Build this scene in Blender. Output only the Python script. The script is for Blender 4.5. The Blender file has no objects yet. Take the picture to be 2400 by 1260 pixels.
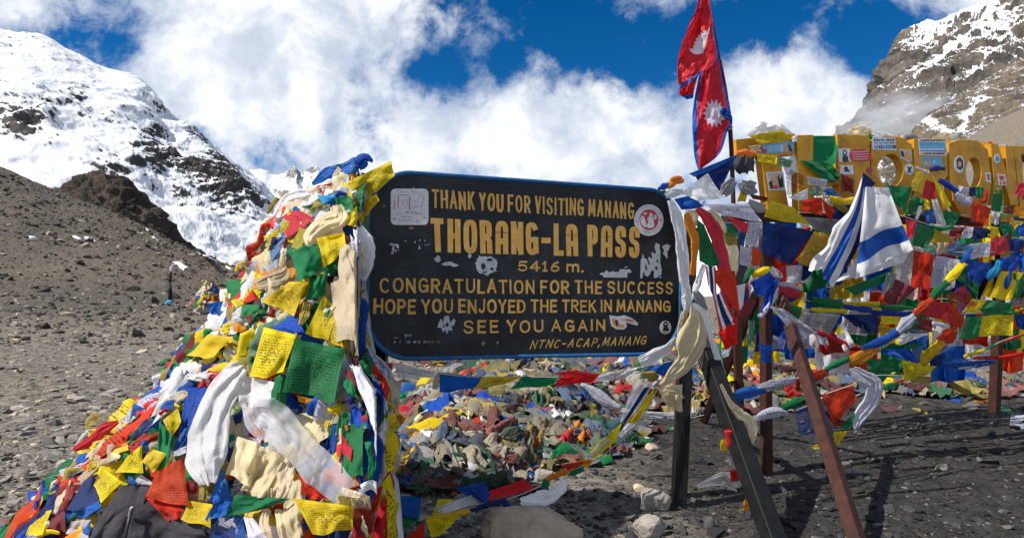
import bpy, bmesh, math, random
import numpy as np
from mathutils import Vector, Matrix
from mathutils.bvhtree import BVHTree
R = math.radians
rng = np.random.default_rng(11)
random.seed(5)
SC = bpy.context.scene
COL = SC.collection
# ------------------------------------------------------------------ camera
F, CX, HY, CZ = 1560.0, 1200.0, 700.0, 1.25      # focal length in photo pixels, horizon row, eye height
cam = bpy.data.objects.new('camera', bpy.data.cameras.new('camera'))
COL.objects.link(cam)
cam.location = (0, 0, CZ)
cam.rotation_euler = (R(90), 0, 0)
cam.data.sensor_width = 36.0
cam.data.lens = 36.0 * F / 2400.0
cam.data.shift_y = 70.0 / 2400.0
cam.data.clip_start = 0.05
cam.data.clip_end = 6000
SC.camera = cam
# ------------------------------------------------------------------ sun, sky, exposure
SUN_DIR = Vector((-0.62, -0.26, 0.76)).normalized()   # towards the sun: high on the left
SUN_ELEV = math.asin(SUN_DIR.z)
SUN_AZ = math.atan2(SUN_DIR.x, SUN_DIR.y)
sl = bpy.data.lights.new('sun', 'SUN'); sl.energy = 4.1; sl.angle = R(0.5); sl.color = (1.0, 0.95, 0.87)
so = bpy.data.objects.new('sun', sl); COL.objects.link(so)
so.rotation_euler = SUN_DIR.to_track_quat('Z', 'Y').to_euler()
SC.view_settings.view_transform = 'Standard'; SC.view_settings.look = 'None'
SC.view_settings.exposure = 0.62; SC.view_settings.gamma = 1.0
SC.cycles.max_bounces = 6; SC.cycles.transparent_max_bounces = 12
SC.cycles.volume_bounces = 1

def NT(tree):
    tree.nodes.clear()
    class G:
        pass
    g = G()
    def n(t, **kw):
        nd = tree.nodes.new(t)
        ins = kw.pop('ins', {})
        for k, v in kw.items(): setattr(nd, k, v)
        for k, v in ins.items():
            s = nd.inputs[k]
            if isinstance(v, bpy.types.NodeSocket): tree.links.new(v, s)
            else: s.default_value = v
        return nd
    def m(op, a, b=0.0, c=None, clamp=False):
        nd = tree.nodes.new('ShaderNodeMath'); nd.operation = op; nd.use_clamp = clamp
        for i, v in enumerate((a, b, c)):
            if v is None: continue
            if isinstance(v, bpy.types.NodeSocket): tree.links.new(v, nd.inputs[i])
            else: nd.inputs[i].default_value = v
        return nd.outputs[0]
    def mix(f, a, b, bt='MIX'):
        nd = tree.nodes.new('ShaderNodeMix'); nd.data_type = 'RGBA'; nd.blend_type = bt
        for i, v in ((0, f), (6, a), (7, b)):
            if isinstance(v, bpy.types.NodeSocket): tree.links.new(v, nd.inputs[i])
            else:
                nd.inputs[i].default_value = v if i == 0 else (tuple(v) + (1,) if len(v) == 3 else v)
        return nd.outputs[2]
    def ss(x, a, b):
        nd = tree.nodes.new('ShaderNodeMapRange'); nd.interpolation_type = 'SMOOTHSTEP'
        tree.links.new(x, nd.inputs[0]); nd.inputs[1].default_value = a; nd.inputs[2].default_value = b
        return nd.outputs[0]
    def noise(vec, scale, detail=4.0, rough=0.55, dist=0.0):
        nd = n('ShaderNodeTexNoise', ins={'Scale': scale, 'Detail': detail, 'Roughness': rough, 'Distortion': dist})
        if vec is not None: tree.links.new(vec, nd.inputs['Vector'])
        return nd.outputs[0]
    g.n, g.m, g.mix, g.ss, g.noise, g.t = n, m, mix, ss, noise, tree
    g.link = lambda a, b: tree.links.new(a, b)
    return g

world = bpy.data.worlds.new('World'); SC.world = world; world.use_nodes = True
g = NT(world.node_tree)
sky = g.n('ShaderNodeTexSky', sky_type='NISHITA', sun_disc=False, sun_elevation=SUN_ELEV, sun_rotation=SUN_AZ, altitude=5400.0, air_density=1.0, dust_density=0.3, ozone_density=2.0)
hs = g.n('ShaderNodeHueSaturation', ins={'Hue': 0.5, 'Saturation': 1.38, 'Value': 0.86, 'Color': sky.outputs[0]})
tc = g.n('ShaderNodeTexCoord')
sx = g.n('ShaderNodeSeparateXYZ', ins={0: tc.outputs['Generated']})
yy = g.m('MAXIMUM', g.m('ABSOLUTE', sx.outputs[1]), 0.12)
u = g.m('DIVIDE', sx.outputs[0], yy); v = g.m('DIVIDE', sx.outputs[2], yy)
uv = g.n('ShaderNodeCombineXYZ', ins={0: u, 1: v}).outputs[0]
def px2uv(px, py): return ((px - CX) / F, (HY - py) / F)
# clearings in the cloud: centre, radii (photo pixels), strength
CLEAR = [(225, 115, 235, 85, .80), (330, 60, 90, 60, .4), (1260, 60, 340, 125, .95), (1060, 165, 130, 60, .65), (1830, 40, 190, 70, .8), (2050, 105, 130, 95, .8),
         (1680, 70, 90, 90, .5), (640, 355, 160, 60, .6), (520, 330, 60, 40, .25), (1290, 330, 60, 35, .25), (1130, 400, 60, 25, .3), (2180, 40, 150, 50, .5), (870, 330, 60, 60, .2), (1450, 130, 120, 60, .35)]
DENSE = [(700, 120, 330, 190, .55), (1270, 330, 330, 80, .35), (1450, 270, 150, 80, .3), (1850, 230, 180, 70, .3), (60, 50, 80, 30, .35), (2000, 290, 200, 60, .4), (480, 100, 120, 110, .3)]
acc = None
for sign, lst in ((-1, CLEAR), (1, DENSE)):
    for (cx, cy, rx, ry, a) in lst:
        cu, cv = px2uv(cx, cy)
        du = g.m('MULTIPLY', g.m('SUBTRACT', u, cu), F / rx); dv = g.m('MULTIPLY', g.m('SUBTRACT', v, cv), F / ry)
        d2 = g.m('ADD', g.m('MULTIPLY', du, du), g.m('MULTIPLY', dv, dv))
        e = g.m('MULTIPLY', g.m('POWER', 2.718, g.m('MULTIPLY', d2, -0.7)), sign * a)
        acc = e if acc is None else g.m('ADD', acc, e)
n1 = g.noise(uv, 5.0, 9.0, 0.58, 0.25)
n2 = g.noise(uv, 16.0, 8.0, 0.68, 0.35)
den = g.m('ADD', g.m('MULTIPLY', g.m('SUBTRACT', n1, 0.5), 3.5), g.m('MULTIPLY', g.m('SUBTRACT', n2, 0.5), 1.5))
den = g.m('ADD', g.m('ADD', den, g.m('MULTIPLY', acc, 0.95)), 0.55)
den = g.m('SUBTRACT', den, g.m('MULTIPLY', g.ss(v, .52, 1.0), .55))  # unseen sky overhead cleared of cloud to weaken the fill light
alpha = g.ss(den, -0.25, 0.50)
off = g.n('ShaderNodeVectorMath', operation='ADD', ins={0: uv, 1: (0.05, -0.06, 3.3)}).outputs[0]
n3 = g.noise(off, 8.5, 8.0, 0.60, 0.3)
core = g.ss(den, 0.25, 1.5)
lum = g.m('ADD', g.m('ADD', g.m('MULTIPLY', g.ss(n3, 0.38, 0.64), 0.80), g.m('MULTIPLY', core, 0.34)), g.m('MULTIPLY', acc, .28), clamp=True)
ccol = g.mix(lum, (3.3, 3.9, 4.95), (7.2, 7.3, 7.4))
fin = g.mix(g.m('MULTIPLY', alpha, 0.97), hs.outputs[0], ccol)
bg = g.n('ShaderNodeBackground', ins={'Color': fin, 'Strength': 0.1})
ow = g.n('ShaderNodeOutputWorld', ins={0: bg.outputs[0]})

# ------------------------------------------------------------------ helpers
def at(px, py, Y):
    px, py, Y = np.asarray(px, float), np.asarray(py, float), np.asarray(Y, float)
    return np.stack(np.broadcast_arrays((px - CX) / F * Y, Y, CZ - (py - HY) / F * Y), -1)

def _h(ix, iy, iz, seed):
    n = (ix.astype(np.int64) * 374761393 + iy.astype(np.int64) * 668265263 + iz.astype(np.int64) * 2147483647 + seed * 974634777) & 0x7fffffff
    n = ((n ^ (n >> 13)) * 1274126177) & 0x7fffffff
    n = n ^ (n >> 16)
    return (n & 0xffff) / 65535.0 * 2 - 1
def vnoise(P, seed=0):
    P = np.asarray(P, float); i = np.floor(P).astype(np.int64); f = P - i; f = f * f * f * (f * (f * 6 - 15) + 10)
    out = 0
    for dx in (0, 1):
        wx = f[..., 0] if dx else 1 - f[..., 0]
        for dy in (0, 1):
            wy = f[..., 1] if dy else 1 - f[..., 1]
            for dz in (0, 1):
                wz = f[..., 2] if dz else 1 - f[..., 2]
                out = out + wx * wy * wz * _h(i[..., 0] + dx, i[..., 1] + dy, i[..., 2] + dz, seed)
    return out
def fbm(P, oct=5, gain=0.5, seed=0, ridged=False):
    P = np.asarray(P, float); a, s, tot = 1.0, 0, 0
    for o in range(oct):
        n = vnoise(P * (2.03 ** o) + o * 7.7, seed + o)
        if ridged: n = 1 - 2 * np.abs(n)
        s = s + a * n; tot += a; a *= gain
    return s / tot
def sstep(x, a, b):
    t = np.clip((np.asarray(x, float) - a) / (b - a), 0, 1); return t * t * (3 - 2 * t)

def tag(o, label=None, cat=None, group=None, kind=None):
    if label: o['label'] = label
    if cat: o['category'] = cat
    if group: o['group'] = group
    if kind: o['kind'] = kind
    return o
def empty(name, loc, label, cat, group=None):
    o = bpy.data.objects.new(name, None); COL.objects.link(o); o.location = loc; o.empty_display_size = 0.1
    return tag(o, label, cat, group)
def build(name, V, faces, mats, parent=None, uv=None, mi=None, smooth=True, attrs=None, origin=None):
    """one mesh object; V in world coordinates; faces an (n,4) / (n,3) array or list of tuples; uv per vertex"""
    V = np.asarray(V, float).reshape(-1, 3)
    if parent is not None: o0 = np.array(world_loc(parent))
    elif origin is not None: o0 = np.asarray(origin, float)
    else: o0 = np.array([V[:, 0].mean(), V[:, 1].mean(), V[:, 2].min()])
    me = bpy.data.meshes.new(name)
    fl = faces.tolist() if isinstance(faces, np.ndarray) else faces
    me.from_pydata((V - o0).tolist(), [], fl)
    for m_ in (mats if isinstance(mats, (list, tuple)) else [mats]): me.materials.append(m_)
    if mi is not None: me.polygons.foreach_set('material_index', np.asarray(mi, np.int32))
    if smooth: me.polygons.foreach_set('use_smooth', np.ones(len(me.polygons), bool))
    if uv is not None:
        lay = me.uv_layers.new(name='uv')
        li = np.empty(len(me.loops), np.int32); me.loops.foreach_get('vertex_index', li)
        lay.data.foreach_set('uv', np.asarray(uv, np.float32)[li].ravel())
    for k, a in (attrs or {}).items():
        at_ = me.attributes.new(k, 'FLOAT', 'POINT'); at_.data.foreach_set('value', np.asarray(a, np.float32).ravel())
    me.update()
    o = bpy.data.objects.new(name, me); COL.objects.link(o)
    if parent is not None: o.parent = parent
    else: o.location = o0
    return o
def world_loc(o):
    l = Vector((0, 0, 0))
    while o is not None: l = l + o.location; o = o.parent
    return l
def gridfaces(nu, nv, closed_v=False):
    """vertices laid out index = i*nv + j"""
    i, j = np.meshgrid(np.arange(nu - 1), np.arange(nv if closed_v else nv - 1), indexing='ij')
    j2 = (j + 1) % nv
    return np.stack([i * nv + j, (i + 1) * nv + j, (i + 1) * nv + j2, i * nv + j2], -1).reshape(-1, 4)
class Joiner:
    def __init__(s): s.V, s.Fc, s.U, s.M, s.n = [], [], [], [], 0
    def add(s, V, Fc, uv=None, m=0):
        V = np.asarray(V, float).reshape(-1, 3); Fc = np.asarray(Fc)
        s.V.append(V); s.Fc.extend((Fc + s.n).tolist()); s.n += len(V)
        s.U.append(np.zeros((len(V), 2)) if uv is None else np.asarray(uv).reshape(-1, 2)); s.M += [m] * len(Fc)
    def build(s, name, mats, parent=None, **k):
        return build(name, np.concatenate(s.V), s.Fc, mats, parent, uv=np.concatenate(s.U), mi=s.M, **k)
def box_bar(p0, p1, w, d, up=(0, 0, 1), bev=0.08):
    """a straight square-section bar with chamfered long edges, from p0 to p1"""
    p0, p1 = Vector(p0), Vector(p1); t = (p1 - p0).normalized()
    a = Vector(up) - t * t.dot(Vector(up))
    if a.length < .05: a = Vector((0, 1, 0)) - t * t.y
    a.normalize(); b = t.cross(a)
    c = [(1, 1 - bev), (1 - bev, 1), (-1 + bev, 1), (-1, 1 - bev), (-1, -1 + bev), (-1 + bev, -1), (1 - bev, -1), (1, -1 + bev)]
    V = []
    for p in (p0, p1):
        for (x, y) in c: V.append(p + a * (x * w / 2) + b * (y * d / 2))
    Fc = [(i, (i + 1) % 8, 8 + (i + 1) % 8, 8 + i) for i in range(8)] + [tuple(range(7, -1, -1)), tuple(range(8, 16))]
    return [tuple(v) for v in V], Fc
def catmull(P, n):
    P = np.asarray(P, float); k = len(P)
    if k == 2:
        t = np.linspace(0, 1, n)[:, None]; return P[0] * (1 - t) + P[1] * t
    Q = np.concatenate([[2 * P[0] - P[1]], P, [2 * P[-1] - P[-2]]])
    s = np.linspace(0, k - 1, n); i = np.minimum(s.astype(int), k - 2); f = (s - i)[:, None]
    a, b, c, d = Q[i], Q[i + 1], Q[i + 2], Q[i + 3]
    return 0.5 * (2 * b + (c - a) * f + (2 * a - 5 * b + 4 * c - d) * f ** 2 + (3 * b - a - 3 * c + d) * f ** 3)
def tube(P, r, n=6, N=None):
    P = catmull(P, N or max(8, len(P) * 5)); k = len(P)
    T = np.gradient(P, axis=0); T /= np.linalg.norm(T, axis=1, keepdims=True) + 1e-9
    up = np.array([0, 0, 1.0]); A = np.cross(T, up); bad = np.linalg.norm(A, axis=1) < .05; A[bad] = (1, 0, 0)
    A /= np.linalg.norm(A, axis=1, keepdims=True); B = np.cross(T, A)
    ph = np.arange(n) * 2 * np.pi / n
    rr = np.broadcast_to(np.asarray(r, float), (k,)) if np.ndim(r) == 0 or len(np.atleast_1d(r)) == k else np.interp(np.linspace(0, 1, k), np.linspace(0, 1, len(r)), r)
    V = P[:, None] + rr[:, None, None] * (np.cos(ph)[None, :, None] * A[:, None] + np.sin(ph)[None, :, None] * B[:, None])
    Fc = gridfaces(k, n, True).tolist() + [tuple(range(n)), tuple(range(k * n - 1, k * n - n - 1, -1))]
    return V.reshape(-1, 3), Fc

# ------------------------------------------------------------------ materials
def new_mat(name):
    m_ = bpy.data.materials.new(name); m_.use_nodes = True
    return m_, NT(m_.node_tree)
def finish(g, bsdf, disp=None):
    o = g.n('ShaderNodeOutputMaterial', ins={0: bsdf})
    return o
def bump(g, h, strength, dist, nrm=None):
    ins = {'Height': h, 'Strength': strength, 'Distance': dist}
    if nrm is not None: ins['Normal'] = nrm
    return g.n('ShaderNodeBump', ins=ins).outputs[0]

def mat_ground():
    m_, g = new_mat('scree')
    geo = g.n('ShaderNodeNewGeometry'); P = geo.outputs['Position']
    sp = g.n('ShaderNodeSeparateXYZ', ins={0: P})
    big = g.noise(P, 0.055, 5, .6); mid = g.noise(P, 0.7, 6, .65); fine = g.noise(P, 9.0, 7, .7); vf = g.noise(P, 45.0, 5, .7)
    farn = g.noise(P, 2.2, 7, .75)
    flat = g.n('ShaderNodeMapping', ins={'Vector': P, 'Scale': (1, 1, 2.5)}).outputs[0]
    vo = g.n('ShaderNodeTexVoronoi', feature='F1', ins={'Vector': flat, 'Scale': 26.0, 'Randomness': 1.0})
    vo2 = g.n('ShaderNodeTexVoronoi', feature='F1', ins={'Vector': flat, 'Scale': 4.0, 'Randomness': 1.0})
    col = g.mix(g.ss(fine, .3, .7), (.112, .100, .083), (.335, .298, .245))
    col = g.mix(g.m('MULTIPLY', g.ss(big, .42, .62), .75), col, g.mix(g.ss(fine, .3, .7), (.14, .11, .08), (.35, .285, .21)))
    sc_ = g.n('ShaderNodeSeparateColor', ins={0: vo.outputs['Color']})
    col = g.mix(g.m('MULTIPLY', g.ss(sc_.outputs[0], .86, .92), .7), col, (.30, .27, .22))
    col = g.mix(g.m('MULTIPLY', g.ss(sc_.outputs[1], .55, .95), .55), col, (.03, .03, .032))
    col = g.mix(g.m('MULTIPLY', g.ss(farn, .52, .72), .45), col, (.028, .026, .026))
    sc2 = g.n('ShaderNodeSeparateColor', ins={0: vo2.outputs['Color']})
    col = g.mix(g.m('MULTIPLY', g.ss(sc2.outputs[2], .90, .95), .30), col, (.26, .20, .14))
    # dark shale plus painted shade right of the pass, greyer gravel on the left
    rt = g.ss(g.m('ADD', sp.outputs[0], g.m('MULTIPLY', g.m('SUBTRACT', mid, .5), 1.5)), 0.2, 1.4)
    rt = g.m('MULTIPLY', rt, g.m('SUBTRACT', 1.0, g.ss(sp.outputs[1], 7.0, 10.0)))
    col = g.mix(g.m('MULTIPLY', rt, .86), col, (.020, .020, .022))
    hl = g.m('MULTIPLY', g.ss(sp.outputs[1], 14.0, 30.0), g.m('SUBTRACT', 1.0, g.ss(sp.outputs[0], -1.0, 12.0)))
    hb = g.mix(g.ss(big, .38, .6), (.042, .036, .031), (.105, .082, .062))
    hb = g.mix(g.m('MULTIPLY', g.ss(farn, .42, .62), .6), hb, (.15, .125, .10))
    col = g.mix(g.m('MULTIPLY', hl, .72), col, hb)
    hgt = g.m('ADD', g.m('MULTIPLY', fine, .5), g.m('MULTIPLY', g.m('SUBTRACT', 1.0, vo.outputs['Distance']), .5))
    nb = bump(g, hgt, .9, .035)
    nb2 = bump(g, g.m('ADD', farn, g.m('MULTIPLY', g.m('SUBTRACT', 1.0, vo2.outputs['Distance']), .6)), .8, .22, nb)
    b = g.n('ShaderNodeBsdfPrincipled', ins={'Base Color': col, 'Roughness': .92, 'Normal': nb2, 'Specular IOR Level': .2})
    finish(g, b.outputs[0]); return m_
def mat_stone(name, c1, c2, bright=None, sc=14.0):
    m_, g = new_mat(name)
    geo = g.n('ShaderNodeNewGeometry'); P = geo.outputs['Position']
    f1 = g.noise(P, sc, 6, .65); f2 = g.noise(P, sc * 5, 5, .7)
    col = g.mix(g.ss(geo.outputs['Random Per Island'], .1, .9), c1, c2)
    if bright: col = g.mix(g.ss(geo.outputs['Random Per Island'], .84, .87), col, bright)
    col = g.mix(g.m('MULTIPLY', g.ss(f1, .35, .7), .5), col, tuple(x * .45 for x in c1))
    nb = bump(g, g.m('ADD', f1, g.m('MULTIPLY', f2, .5)), .6, .02)
    b = g.n('ShaderNodeBsdfPrincipled', ins={'Base Color': col, 'Roughness': .85, 'Normal': nb, 'Specular IOR Level': .25})
    finish(g, b.outputs[0]); return m_
def mat_mountain(name, rockA, rockB, scale, snow_lo, snow_hi, stretch, detail=1.0):
    """snow lies where the 'rock' attribute, the slope and a streaky noise leave it"""
    m_, g = new_mat(name)
    geo = g.n('ShaderNodeNewGeometry'); P = geo.outputs['Position']
    uvn = g.n('ShaderNodeUVMap', uv_map='uv').outputs[0]
    st = g.n('ShaderNodeMapping', ins={'Vector': uvn, 'Scale': stretch}).outputs[0]
    rock = g.n('ShaderNodeAttribute', attribute_name='rock').outputs['Fac']
    a = g.noise(st, 5.0 * detail, 8, .62, .5); b_ = g.noise(st, 26.0 * detail, 8, .65, .3)
    nz = g.n('ShaderNodeSeparateXYZ', ins={0: geo.outputs['Normal']}).outputs[2]
    s = g.m('ADD', g.m('MULTIPLY', g.m('SUBTRACT', a, .5), 1.6), g.m('MULTIPLY', g.m('SUBTRACT', b_, .5), 2.3))
    s = g.m('ADD', s, g.m('MULTIPLY', g.m('SUBTRACT', nz, .6), 1.3)); s = g.m('SUBTRACT', s, rock)
    snow = g.ss(s, snow_lo, snow_hi)
    r1 = g.noise(P, scale, 8, .7, .4); r2 = g.noise(P, scale * 6, 6, .7)
    rc = g.mix(g.ss(r1, .35, .65), rockA, rockB); rc = g.mix(g.m('MULTIPLY', g.ss(r2, .45, .75), .7), rc, tuple(x * .25 for x in rockA))
    sn = g.mix(g.noise(st, 3.0, 4, .5), (.66, .685, .73), (.74, .75, .765))
    nb = bump(g, g.m('ADD', g.m('ADD', r1, g.m('MULTIPLY', r2, .4)), g.m('MULTIPLY', snow, .25)), .9, 2.2 / scale * .11)
    nbs = bump(g, g.m('ADD', a, g.m('MULTIPLY', snow, .6)), .25, 2.2 / scale * .12)
    br = g.n('ShaderNodeBsdfPrincipled', ins={'Base Color': rc, 'Roughness': .95, 'Normal': nb, 'Specular IOR Level': .1})
    bs = g.n('ShaderNodeBsdfPrincipled', ins={'Base Color': sn, 'Roughness': .75, 'Normal': nbs, 'Specular IOR Level': .2})
    mx = g.n('ShaderNodeMixShader', ins={0: snow, 1: br.outputs[0], 2: bs.outputs[0]})
    finish(g, mx.outputs[0]); return m_

# ------------------------------------------------------------------ ground: one sheet from under the camera to beyond the hill crests
CREST = np.array([(-2500, -350), (-1200, 0), (-400, 250), (0, 390), (80, 422), (160, 460), (250, 492), (370, 546), (460, 592), (560, 632), (640, 668), (760, 692), (1000, 704), (1600, 704),
                  (1850, 680), (1960, 640), (2060, 560), (2100, 450), (2150, 400), (2200, 362), (2250, 332), (2320, 292), (2400, 250), (2700, 120), (3400, -60), (5000, -250)], float)
def ground_z(X, Y, rough=True):
    X, Y = np.asarray(X, float), np.asarray(Y, float)
    px = CX + F * X / np.maximum(Y, 3.0)
    yc = np.interp(px, CREST[:, 0], CREST[:, 1])
    Yc = 75.0
    zc = CZ + (HY - yc) / F * Yc
    Y0 = np.interp(px, [300, 700, 1500, 2000], [28, 26, 22, 13])
    zb = np.interp(px, [0, 600, 1200, 1700, 2400], [.85, .85, .75, .35, .45])
    low = zb * sstep(Y, 6.0, 30.0) * 0 + zb * np.clip((Y - 6.0) / np.maximum(Y0 - 6.0, 1), 0, 1) ** 1.2
    s = np.clip((Y - Y0) / (Yc - Y0), 0, 1)
    z = low + (zc - zb) * (s ** 1.06)
    z = np.where(Y > Yc, zc - (Y - Yc) * 0.55, z)
    if rough:
        P = np.stack([X, Y, np.zeros_like(X)], -1)
        z = z + 0.045 * fbm(P * 0.9, 4, .5, 3) * sstep(Y, 1.5, 5) + np.clip((Y - 14) / 30, 0, 1) * 0.38 * fbm(P * 0.22, 6, .6, 9) + np.clip((Y - 20) / 30, 0, 1) * 0.25 * fbm(P * np.array([.5, .9, 1]), 4, .6, 19, True)
    return z
k_ = np.concatenate([np.linspace(-2.4, -.75, 40), np.linspace(-.74, .74, 300), np.linspace(.75, 2.4, 40)])
Yr = np.concatenate([np.linspace(-3.0, 2.9, 14), 3.0 * (46.0) ** np.linspace(0, 1, 330)])
KK, YY = np.meshgrid(k_, Yr, indexing='ij'); XX = KK * (YY + 4.0) * np.where(YY < 0, 1, 1)
XX = KK * np.maximum(YY, 0) + KK * 4.0 * np.exp(-np.maximum(YY, 0) / 6.0) + KK * 0.3
GZ = ground_z(XX, YY)
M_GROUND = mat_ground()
GV = np.stack([XX, YY, GZ], -1).reshape(-1, 3); GF = gridfaces(len(k_), len(Yr))
GF = GF[:, ::-1]
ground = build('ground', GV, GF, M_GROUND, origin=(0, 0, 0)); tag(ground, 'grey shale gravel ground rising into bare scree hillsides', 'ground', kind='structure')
GB = BVHTree.FromPolygons(GV.tolist(), GF.tolist())
def ray(bvh, px, py, y0=0.0):
    d = Vector(((px - CX) / F, 1.0, -(py - HY) / F)); hit = bvh.ray_cast(Vector((0, 0, CZ)), d.normalized())
    return hit[0]

# ------------------------------------------------------------------ mountains: displaced sheets between a far crest and a nearer foot
def sheet(name, crest, foot, nu, nv, amp, freq, mat, rocks=(), ridged=.5, seed=0, label=None, rockbase=0.0, back=.18, gain=.55, jag=0.0):
    c3 = catmull([at(*p) for p in crest], nu); f3 = catmull([at(*p) for p in foot], nu)
    tb = np.concatenate([-np.linspace(back, .02, 8), np.linspace(0, 1, nv)])
    T = tb[None, :, None]
    B = c3[:, None] * (1 - np.maximum(T, 0)) + f3[:, None] * np.maximum(T, 0)
    ln = np.linalg.norm(c3 - f3, axis=1)[:, None]
    neg = np.minimum(tb, 0)[None, :]
    B = B + np.stack([0 * neg * ln, -neg * ln, neg * ln * 1.0], -1)
    du = np.gradient(B, axis=0); dv = np.gradient(B, axis=1); N = np.cross(du, dv); N /= np.linalg.norm(N, axis=2, keepdims=True) + 1e-9
    if N[..., 1].mean() > 0: N = -N
    Pn = B * freq
    d = fbm(Pn, 7, gain, seed) * (1 - ridged) + fbm(Pn * .9 + 5, 7, gain, seed + 31, True) * ridged
    ppx = CX + F * B[..., 0] / B[..., 1]; ppy = HY - F * (B[..., 2] - CZ) / B[..., 1]
    rk = np.full(d.shape, rockbase)
    for (cx, cy, rx, ry, a, ang) in rocks:
        ca, sa = math.cos(R(ang)), math.sin(R(ang)); X_, Y_ = ppx - cx, ppy - cy
        q = ((X_ * ca + Y_ * sa) / rx) ** 2 + ((-X_ * sa + Y_ * ca) / ry) ** 2
        rk = rk + a * np.exp(-q)
    d = d + 0.8 * np.clip(rk, 0, 1) * fbm(Pn * 2.2, 5, .62, seed + 7, True)
    ed = np.where(T[..., 0] < 0.12, .25 + .75 * np.clip(T[..., 0] / .12, 0, 1), 1.0)
    V = B + N * (d * amp * ed)[..., None]
    V[..., 2] += jag * fbm(Pn * 3.1, 5, .6, seed + 3, True) * (1 - np.clip(np.abs(T[..., 0]) / .1, 0, 1))
    uvs = np.stack(np.broadcast_arrays(np.linspace(0, 1, nu)[:, None], T[..., 0]), -1).reshape(-1, 2)
    Fc = gridfaces(nu, len(tb))
    o = build(name, V.reshape(-1, 3), Fc, mat, uv=uvs, attrs={'rock': rk}, origin=(0, 0, 0))
    # faces outward (towards the camera / up)
    if sum(p.normal.y for p in list(o.data.polygons)[:4000:7]) > 0: o.data.flip_normals()
    return tag(o, label, 'mountain', kind='structure')
M_SNOW = mat_mountain('snow_and_rock', (.060, .056, .054), (.14, .125, .108), .05, -.44, -.34, (3.0, 4.2, 1))
LROCK = [(a, b, c, d, e * .62, f) for (a, b, c, d, e, f) in [(30, 300, 60, 50, .9, 20), (85, 285, 45, 35, .5, 0), (75, 100, 60, 15, .6, 30), (95, 240, 60, 22, .45, 60), (175, 240, 45, 40, .75, 45), (245, 285, 50, 16, .5, 10), (110, 350, 28, 18, .8, 0),
         (345, 315, 40, 18, .95, 0), (410, 390, 95, 28, 1.0, 25), (500, 430, 80, 40, 1.0, 35), (560, 470, 60, 36, .9, 40), (330, 385, 50, 30, .7, 30), (440, 470, 90, 16, .6, 38), (500, 560, 110, 14, .4, 38), (250, 420, 60, 40, .9, 20),
         (5, 120, 20, 60, .5, 70), (20, 220, 60, 14, .5, 50), (420, 300, 60, 10, .5, 50), (480, 360, 60, 10, .5, 50), (230, 370, 60, 14, .35, 30)]]
sheet('snow_mountain', [(-500, -200, 620), (-250, -40, 620), (0, 67, 600), (100, 87, 600), (150, 113, 600), (233, 157, 600), (310, 180, 600), (353, 213, 590), (380, 250, 590), (417, 273, 590), (457, 300, 580), (490, 333, 580),
      (533, 373, 570), (593, 417, 560), (650, 470, 550), (720, 535, 540), (820, 640, 530)],
      [(-700, 420, 260), (-200, 470, 260), (100, 560, 250), (300, 640, 240), (450, 690, 240), (560, 720, 240), (700, 720, 260), (860, 760, 300)], 440, 320, 12.5, .019, M_SNOW, LROCK, .6, 4,
      'steep snow covered mountain slope with dark rock bands', 0.02, jag=2.0)
M_FARS = mat_mountain('far_snow', (.16, .16, .17), (.24, .23, .22), .02, -.30, -.12, (9.0, 4.0, 1))
sheet('snow_peaks', [(480, 420, 1800), (560, 405, 1800), (612, 398, 1800), (650, 412, 1800), (688, 393, 1750), (705, 408, 1750), (737, 392, 1750), (770, 412, 1750), (850, 430, 1800), (1000, 450, 1800), (1300, 480, 1800), (1700, 520, 1800), (2000, 600, 1800)],
      [(400, 640, 900), (560, 640, 900), (700, 640, 900), (850, 680, 900), (1300, 700, 950), (1700, 720, 950), (2100, 720, 950)], 420, 140, 22.0, .008, M_FARS,
      [(690, 405, 26, 16, .75, 20), (738, 402, 22, 15, .8, 20), (610, 404, 20, 9, .5, 0), (650, 455, 50, 8, .45, 20), (700, 470, 60, 10, .5, 25), (640, 500, 70, 10, .3, 25), (980, 500, 90, 22, .5, 15), (1180, 540, 120, 18, .45, 10), (1420, 530, 100, 24, .5, -10), (1650, 570, 90, 22, .5, -15)], .5, 8,
      'distant white snow peaks beyond the pass', -.05, jag=5.0)
M_RMT = mat_mountain('ledged_rock', (.07, .065, .06), (.185, .155, .125), .09, .42, .52, (7.5, 4.0, 1), 1.3)
RSN = [(2215, 70, 110, 26, -1.0, -28), (2330, 40, 80, 60, -.9, -45), (2390, 100, 60, 60, -.6, -45), (2240, 140, 70, 9, -.8, -28), (2170, 185, 80, 8, -.7, -30), (2300, 170, 90, 12, -.7, -40), (2160, 215, 60, 7, -.55, -30), (2120, 170, 60, 60, .25, 0), (2330, 215, 80, 40, .3, 0)]
sheet('rocky_mountain', [(1960, 330, 520), (2045, 262, 500), (2065, 225, 490), (2088, 205, 480), (2094, 165, 470), (2100, 128, 470), (2108, 104, 460), (2123, 80, 450), (2165, 70, 450), (2182, 72, 450), (2195, 64, 450), (2255, 32, 450), (2308, 20, 450),
      (2335, -5, 450), (2400, -70, 450), (2600, -200, 450), (2900, -300, 450)],
      [(1850, 900, 150), (2000, 900, 150), (2100, 860, 150), (2250, 620, 170), (2450, 600, 170), (2800, 500, 170), (3200, 450, 180)], 360, 300, 21.0, .03, M_RMT, RSN, .72, 14,
      'rocky mountain with snow lying along its tilted ledges', .0, jag=3.0)
M_CRAG = mat_mountain('brown_crag', (.095, .082, .066), (.20, .16, .118), .16, .28, .38, (9.0, 5.0, 1), 1.2)
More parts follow.
